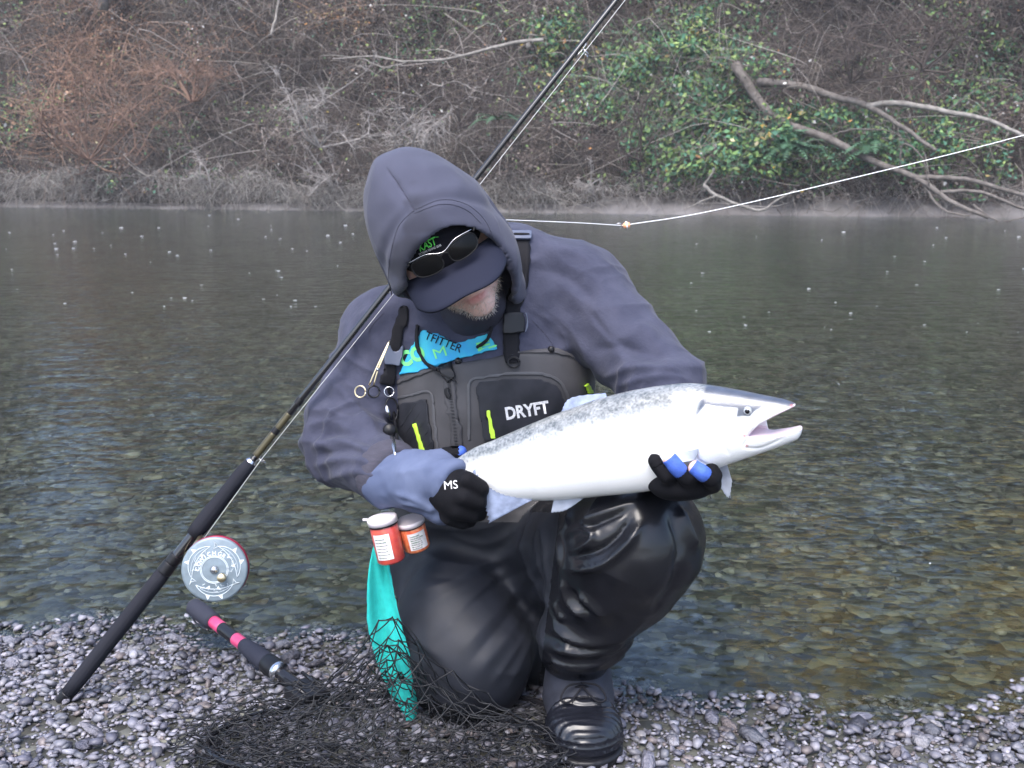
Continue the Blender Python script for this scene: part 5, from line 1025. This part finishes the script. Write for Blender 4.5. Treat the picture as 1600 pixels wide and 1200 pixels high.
# line through the guides, and the leader with its float
M_line = mat('fishing_line', (.75, .76, .78), .3); 
gp = [RB + RX * g + sdv * (.004 + [.009, .011, .010, .008, .007, .006, .005, .004][k] * 1.0) for k, g in enumerate(gpos)]; mk('line', *tube(np.array([rf(-.035, .045, -.012)] + gp), .0005, 5), M_line, rod)
tipp = RB + RX * 3.88; fp = P(975, 352, 2.42); hk = P(778, 343, 2.36)
mk('leader_line', *tube(spline([tipp, tipp + [.35, .02, -.5], P(1900, 120, 2.45), P(1600, 211, 2.43), P(1300, 286, 2.42), P(1100, 332, 2.42), fp], 70), .0011, 5), M_line, rod); mk('leader_line', *tube(spline([fp, P(965, 352, 2.42), P(900, 348, 2.40), hk, P(760, 342, 2.34)], 20), .0009, 5), M_line, rod)
M_or = mat('orange_bead', (.85, .40, .22), .4); bead = mk('float_bead', *lathe([(.0001, -.0085), (.005, -.007), (.0085, 0), (.005, .007), (.0001, .0085)], P(979, 352, 2.42), norm([1, .0, .2]), 18), M_or, origin=P(979, 352, 2.42), label='small orange bead float tied on the taut line above the river', category='float')
mk('hook', *torus(P(967, 353, 2.42), (0, 1, .1), .006, .0009, 18, 5, .7), M_metal, bead); mk('white_band', *lathe([(.0088, -.0015), (.0092, 0), (.0088, .0015)], P(979, 352, 2.42), norm([1, .0, .2]), 18), M_foam if 'M_foam' in globals() else M_white, bead)

# ---- landing net
NB0, NB1 = P(303, 948, 2.47), P(478, 1082, 2.10); NX = norm(NB1 - NB0); NLn = np.linalg.norm(NB1 - NB0)
net = empty('landing_net', (NB1[0], NB1[1], -.02), label='black landing net with pink and black handle spread over the gravel', category='landing net')
def ns(name, a, b, ra, rb, m, bul=0): t = np.linspace(0, 1, 12); return mk(name, *tube(NB0 + NX * NLn * (a + (b - a) * t[:, None]), ra + (rb - ra) * t + bul * np.sin(t * np.pi), 18), m, net)
M_pink = mat('pink_handle', (.66, .07, .19), .3, base2=(.50, .04, .13), vscale=26, coat=.4); M_ngrip = mat('net_foam', (.028, .030, .044), .8, spec=.2, bump=.3, bscale=400); M_alu = mat('black_aluminium', (.018, .018, .022), .22, .4)
ns('end_grip', 0, .20, .021, .0195, M_ngrip, .002); ns('end_cap', -.015, .01, .016, .0205, M_blackp); ns('handle_tube', .15, .52, .0145, .0145, M_alu); ns('pink_band', .195, .28, .0150, .0150, M_pink); ns('pink_band', .41, .49, .0150, .0150, M_pink); mk('pink_stripe', *tube([NB0 + NX * NLn * t_ + np.array([.003, -.009, .0075]) for t_ in np.linspace(.22, .46, 8)], .0052, 8), M_pink, net); mk('handle_print', *tube([NB0 + NX * NLn * t_ + np.array([-.0035, -.0118, .0058]) for t_ in np.linspace(.27, .40, 8)], .0016, 6), M_white, net); ns('grip', .48, .70, .0155, .0205, M_ngrip, .003); ns('collar', .69, .78, .0225, .0215, M_blackp, .001); ns('collar_ring', .775, .795, .0225, .0225, M_metal); ns('handle_shaft', .76, 1.02, .0135, .0135, M_alu)
V, F = box((0, 0, 0), (.07, .075, .032), None, .006); Mx = np.stack([norm(np.cross(NX, [0, 0, 1.0])), NX, norm(np.cross(norm(np.cross(NX, [0, 0, 1.0])), NX))], 1); mk('yoke', V @ Mx.T + NB1 + NX * .005, F, M_blackp, net)
for s in (-1, 1): mk('yoke_rail', *tube([NB1 + Mx @ np.array([s * .022, -.05, .017]), NB1 + Mx @ np.array([s * .02, .03, .017])], .004, 8), M_alu, net)
strip_c = P(298, 955, 2.44); mk('clip', *tube(spline([P(297, 952, 2.46), P(305, 972, 2.42), P(325, 985, 2.37)], 10), .0028, 6), M_alu, net)
# hoop: an oval lying on the stones
hc = np.array([-.225, 1.915]); th = np.linspace(0, 2 * np.pi, 80); hx = hc[0] + .345 * np.cos(th) + .05 * np.sin(th); hy = hc[1] + .215 * np.sin(th) - .0 * np.cos(th)
gz = lambda x, y: zground(x, y) if 'zground' in globals() else 0 * np.asarray(x)
mk('hoop', *tube(np.stack([hx, hy, gz(hx, hy) + .020 + .012 * np.sin(2 * th)], 1), .0062, 8), M_alu, net)
# netting: knotted diamonds in slack heaps
def hump(x, y, cx, cy, sx, sy, h): return h * np.exp(-((x - cx) / sx) ** 2 - ((y - cy) / sy) ** 2)
def net_z(x, y, lay):
    z = .018 + hump(x, y, -.238, 1.955, .075, .065, .20) + hump(x, y, -.13, 1.925, .09, .05, .13) + hump(x, y, .0, 1.88, .09, .06, .06) + hump(x, y, -.52, 1.98, .12, .08, .045) + hump(x, y, -.36, 1.93, .12, .08, .05)
    q = np.stack([x * 9, y * 9, 0 * x + lay * 7.3], -1).reshape(-1, 3); return z * [1, .72, .45, .25][lay] + (.020 * vnoise(q, 90 + lay) + .010 * vnoise(q * 2.3, 95 + lay)).reshape(x.shape) + .012
M_net = mat('net_cord', (.006, .0065, .009), .5, spec=.4)
paths = []; knots = []
for lay, (cell, x0, x1, y0, y1, rot) in enumerate([(.074, -.66, .13, 1.72, 2.13, .35), (.070, -.64, .12, 1.70, 2.10, -.2), (.066, -.62, .10, 1.68, 2.06, .8), (.062, -.60, .12, 1.68, 2.05, 1.3)]):
    n1 = int((x1 - x0 + .5) / cell); cx, cy = (x0 + x1) / 2, (y0 + y1) / 2
    ii, jj = np.meshgrid(np.arange(-n1, n1 + 1), np.arange(-n1, n1 + 1), indexing='ij'); a = ii * cell * .62; b = jj * cell * .62
    gx = (a + b) * .72; gy = (a - b) * .42; ca, sa = math.cos(rot), math.sin(rot); X = cx + gx * ca - gy * sa; Y = cy + (gx * sa + gy * ca) * .75
    q = np.stack([X * 5, Y * 5, 0 * X + lay * 3.1], -1).reshape(-1, 3); X = X + (.050 * vnoise(q, 101) + .018 * vnoise(q * 3, 103) + .004 * vnoise(q * 7, 107)).reshape(X.shape); Y = Y + (.042 * vnoise(q, 111) + .016 * vnoise(q * 3, 113) + .004 * vnoise(q * 7, 117)).reshape(X.shape)
    Z = gz(X.ravel(), Y.ravel()).reshape(X.shape) + net_z(X, Y, lay); PT = np.stack([X, Y, Z], -1); ins = (Y < 2.115 + np.minimum(0, (X + .30) * .55)) & (((X - cx) / ((x1 - x0) / 2)) ** 4 + ((Y - cy) / ((y1 - y0) / 2)) ** 4 < 1)
    for A, B, m in ((PT[:-1], PT[1:], ins[:-1] & ins[1:]), (PT[:, :-1], PT[:, 1:], ins[:, :-1] & ins[:, 1:])):
        A, B = A[m], B[m]; t = np.linspace(0, 1, 5)[None, :, None]; sg = RNG.normal(size=(len(A), 1, 3)) * .0028 - np.array([0, 0, .005]); paths.append(A[:, None] * (1 - t) + B[:, None] * t + sg * np.sin(t * np.pi))
    knots.append(PT[ins])
paths = np.concatenate(paths); V, F = tubes(paths, np.full((len(paths), 5), .0013), 4); kn = np.concatenate(knots)
bm = bmesh.new(); bmesh.ops.create_icosphere(bm, subdivisions=1, radius=.0023); kv, kf = bm_np(bm); kV = (kn[:, None] + kv[None]).reshape(-1, 3); kF = (kf[0][None] + (np.arange(len(kn)) * len(kv))[:, None, None]).reshape(-1, 3) + len(V)
mk('netting', np.concatenate([V, kV]), [F, kF], M_net, net, kind='stuff')

# ---- bait jars on the belt, towel
M_egg = mat('salmon_eggs', (.62, .10, .045), .3, base2=(.80, .26, .10), vscale=140, bump=.5, bscale=180, coat=.6); M_egg2 = mat('salmon_eggs_pink', (.60, .09, .06), .35, base2=(.48, .05, .05), vscale=70, coat=.6); M_lid = mat('frosted_lid', (.60, .55, .58), .35, spec=.5); M_label = mat('jar_label', (.72, .70, .70), .6, base2=(.55, .54, .56), vscale=90); M_mark = mat('label_print', (.12, .20, .14), .6, base2=(.45, .40, .42), vscale=240)
def jar(c, ax, rad, ht, m, label, lab_dir, tag_w):
    o = empty('bait_jar', c, label=label, category='jar'); ax = norm(ax); mk('jar_body', *lathe([(.0001, 0), (rad * .9, 0), (rad, .004), (rad, ht * .84), (rad * .93, ht * .9), (rad * .93, ht)], c, ax, 32), m, o)
    mk('rim_ring', *lathe([(rad * .96, ht * .90), (rad * 1.04, ht * .90), (rad * 1.04, ht * .94), (rad * .96, ht * .94)], c, ax, 32), M_blackp, o); lid = mk('lid', *lathe([(rad * 1.0, ht * .94), (rad * 1.07, ht * .945), (rad * 1.07, ht * 1.07), (rad * 1.0, ht * 1.10), (rad * .9, ht * 1.085), (.0001, ht * 1.085)], c, ax, 32), M_lid, o)
    mk('lid_tab', *tube(spline([c + ax * ht * 1.02 + lab_dir * 0 + np.array([-rad * 1.0, 0, 0]), c + ax * ht * 1.03 + np.array([-rad * 1.2, -.002, 0]), c + ax * ht * 1.03 + np.array([-rad * 1.36, -.002, 0])], 6), .0028, 6), M_lid, lid)
    ld = norm(lab_dir - ax * (lab_dir @ ax)); sd = np.cross(ax, ld); aa = np.linspace(-tag_w, tag_w, 16); zz = np.linspace(ht * .14, ht * .76, 8); A, Z = np.meshgrid(aa, zz, indexing='ij'); L = c + ax * Z[..., None] + (rad + .0007) * (np.cos(A)[..., None] * ld + np.sin(A)[..., None] * sd); i, j = np.meshgrid(np.arange(15), np.arange(7), indexing='ij'); b = i * 8 + j
    lb = mk('jar_label', L.reshape(-1, 3), np.stack([b, b + 8, b + 9, b + 1], -1).reshape(-1, 4), M_label, o)
    for k in range(7):
        z0 = ht * (.20 + .075 * k); a1 = RNG.uniform(.2, .75) * tag_w; mk('label_print', *tube([c + ax * z0 + (rad + .0010) * (math.cos(t) * ld + math.sin(t) * sd) for t in np.linspace(-tag_w * .75, a1, 9)], .0011, 4), M_mark, lb)
jar(P(612, 876, 2.015), (-.20, .02, 1), .0275, .083, M_egg2, 'jar of red bait with a white label and frosted lid on the belt', np.array([-.25, -1, .1]), .62)
jar(P(652, 856, 2.05), (-.22, -.12, 1), .027, .058, M_egg, 'smaller tilted jar of orange bait half hidden behind the glove', np.array([.35, -1, .2]), .7)
# towel: one folded length of cloth
M_tow = mat('teal_towel', (.010, .36, .33), .95, base2=(.015, .43, .40), vscale=60, bump=.9, bscale=420, bdist=.002)
cl_ = spline([(596, 838), (594, 880), (597, 930), (604, 985), (618, 1040), (630, 1085), (640, 1126)], 50); wd_ = np.interp(np.linspace(0, 1, 50), [0, .2, .45, .7, .85, .95, 1], [18, 34, 54, 58, 44, 30, 18]); yy_ = np.interp(np.linspace(0, 1, 50), [0, .3, .7, 1], [2.06, 2.045, 2.03, 2.01])
S = 28; a = np.arange(S) / S * 2 * np.pi; G = []
for k in range(50):
    u = np.cos(a); fold = .010 * np.sin(u * 3.0 + k * .09) + .006 * np.sin(u * 6.5 - k * .13); pts_ = [P(cl_[k][0] + wd_[k] / 2 * uu, cl_[k][1] + (6 * uu * (k > 44)), yy_[k]) + np.array([0, fo + .006 * math.sin(aa), 0]) for uu, fo, aa in zip(u, fold, a)]; G.append(pts_)
V = np.array(G).reshape(-1, 3); k, q = np.meshgrid(np.arange(49), np.arange(S), indexing='ij'); q2 = (q + 1) % S; F = np.stack([k * S + q, k * S + q2, (k + 1) * S + q2, (k + 1) * S + q], -1).reshape(-1, 4); e = np.arange(S - 2)
V = V + (.0012 * fbm(V * 180, 2, 121))[:, None] * np.array([.6, 1, .3])
mk('towel', V, [F, np.concatenate([np.stack([0 * e, e + 2, e + 1], 1), np.stack([0 * e, e + 1, e + 2], 1) + 49 * S])], M_tow, origin=P(640, 1126, 2.01), label='teal towel hanging from the belt below the bait jars', category='towel')

# ---- forceps and clips on the strap
fo = empty('forceps', P(573, 612, 2.10), label='thin steel forceps clipped to the chest strap', category='forceps'); fy = 2.11
for s, (a, b) in ((-1, (563, 612)), (1, (584, 612))):
    mk('finger_ring', *torus(P(a, b, fy), norm(np.array([.3 * s, -1, .2])), .0115, .0018, 22, 6), M_gold if s < 0 else M_blackp, fo); mk('arm', *tube(spline([P(a + 6 * -s * (s < 0) + (8 if s < 0 else 0), b - 10, fy), P(588 + s * 2, 580, fy + .005), P(602 + s, 548, fy + .02), P(609, 532, fy + .03)], 12), [.0018] * 10 + [.0014, .001], 6), M_gold, fo)
mk('pivot', *lathe([(.0001, .003), (.003, .003), (.003, -.003), (.0001, -.003)], P(590, 577, fy), (0, -1, 0), 12), M_metal, fo)
def surf(a, b, d=.012): r = hit(a, b, 'hw'); return (np.array(r[0]) if r else P(a, b, 2.15)) - norm(ray(a, b)) * d
zg = empty('clip_lanyard', surf(607, 640), label='black and silver clip lanyard hanging from the strap end beside the pocket', category='clip')
mk('split_ring', *torus(surf(608, 612, .014), -ray(608, 612), .010, .0013, 20, 6), M_metal, zg); mk('carabiner', *torus(surf(612, 640, .016), -ray(612, 640) + np.array([.3, 0, 0]), .013, .0020, 26, 6, 1.0, 1.9), M_blackp, zg)
mk('swivel', *tube(spline([surf(604, 632, .018), surf(606, 645, .020), surf(609, 655, .018)], 8), [.002, .004, .0055, .006, .006, .005, .0035, .002], 10), M_metal, zg); mk('retractor', *lathe([(.0001, .007), (.011, .006), (.014, .002), (.014, -.006), (.0001, -.007)], surf(609, 672, .016), -ray(609, 672), 22), M_blackp, zg)
mk('nipper', *tube(spline([surf(612, 682, .016), surf(615, 696, .016), surf(618, 712, .014)], 8), [.003, .005, .006, .006, .0055, .005, .004, .003], 8), M_metal, zg); mk('strap_end', *tube(spline([surf(606, 604, .006), surf(616, 650, .008), surf(622, 705, .010)], 12), .0035, 6), M_strap, zg)
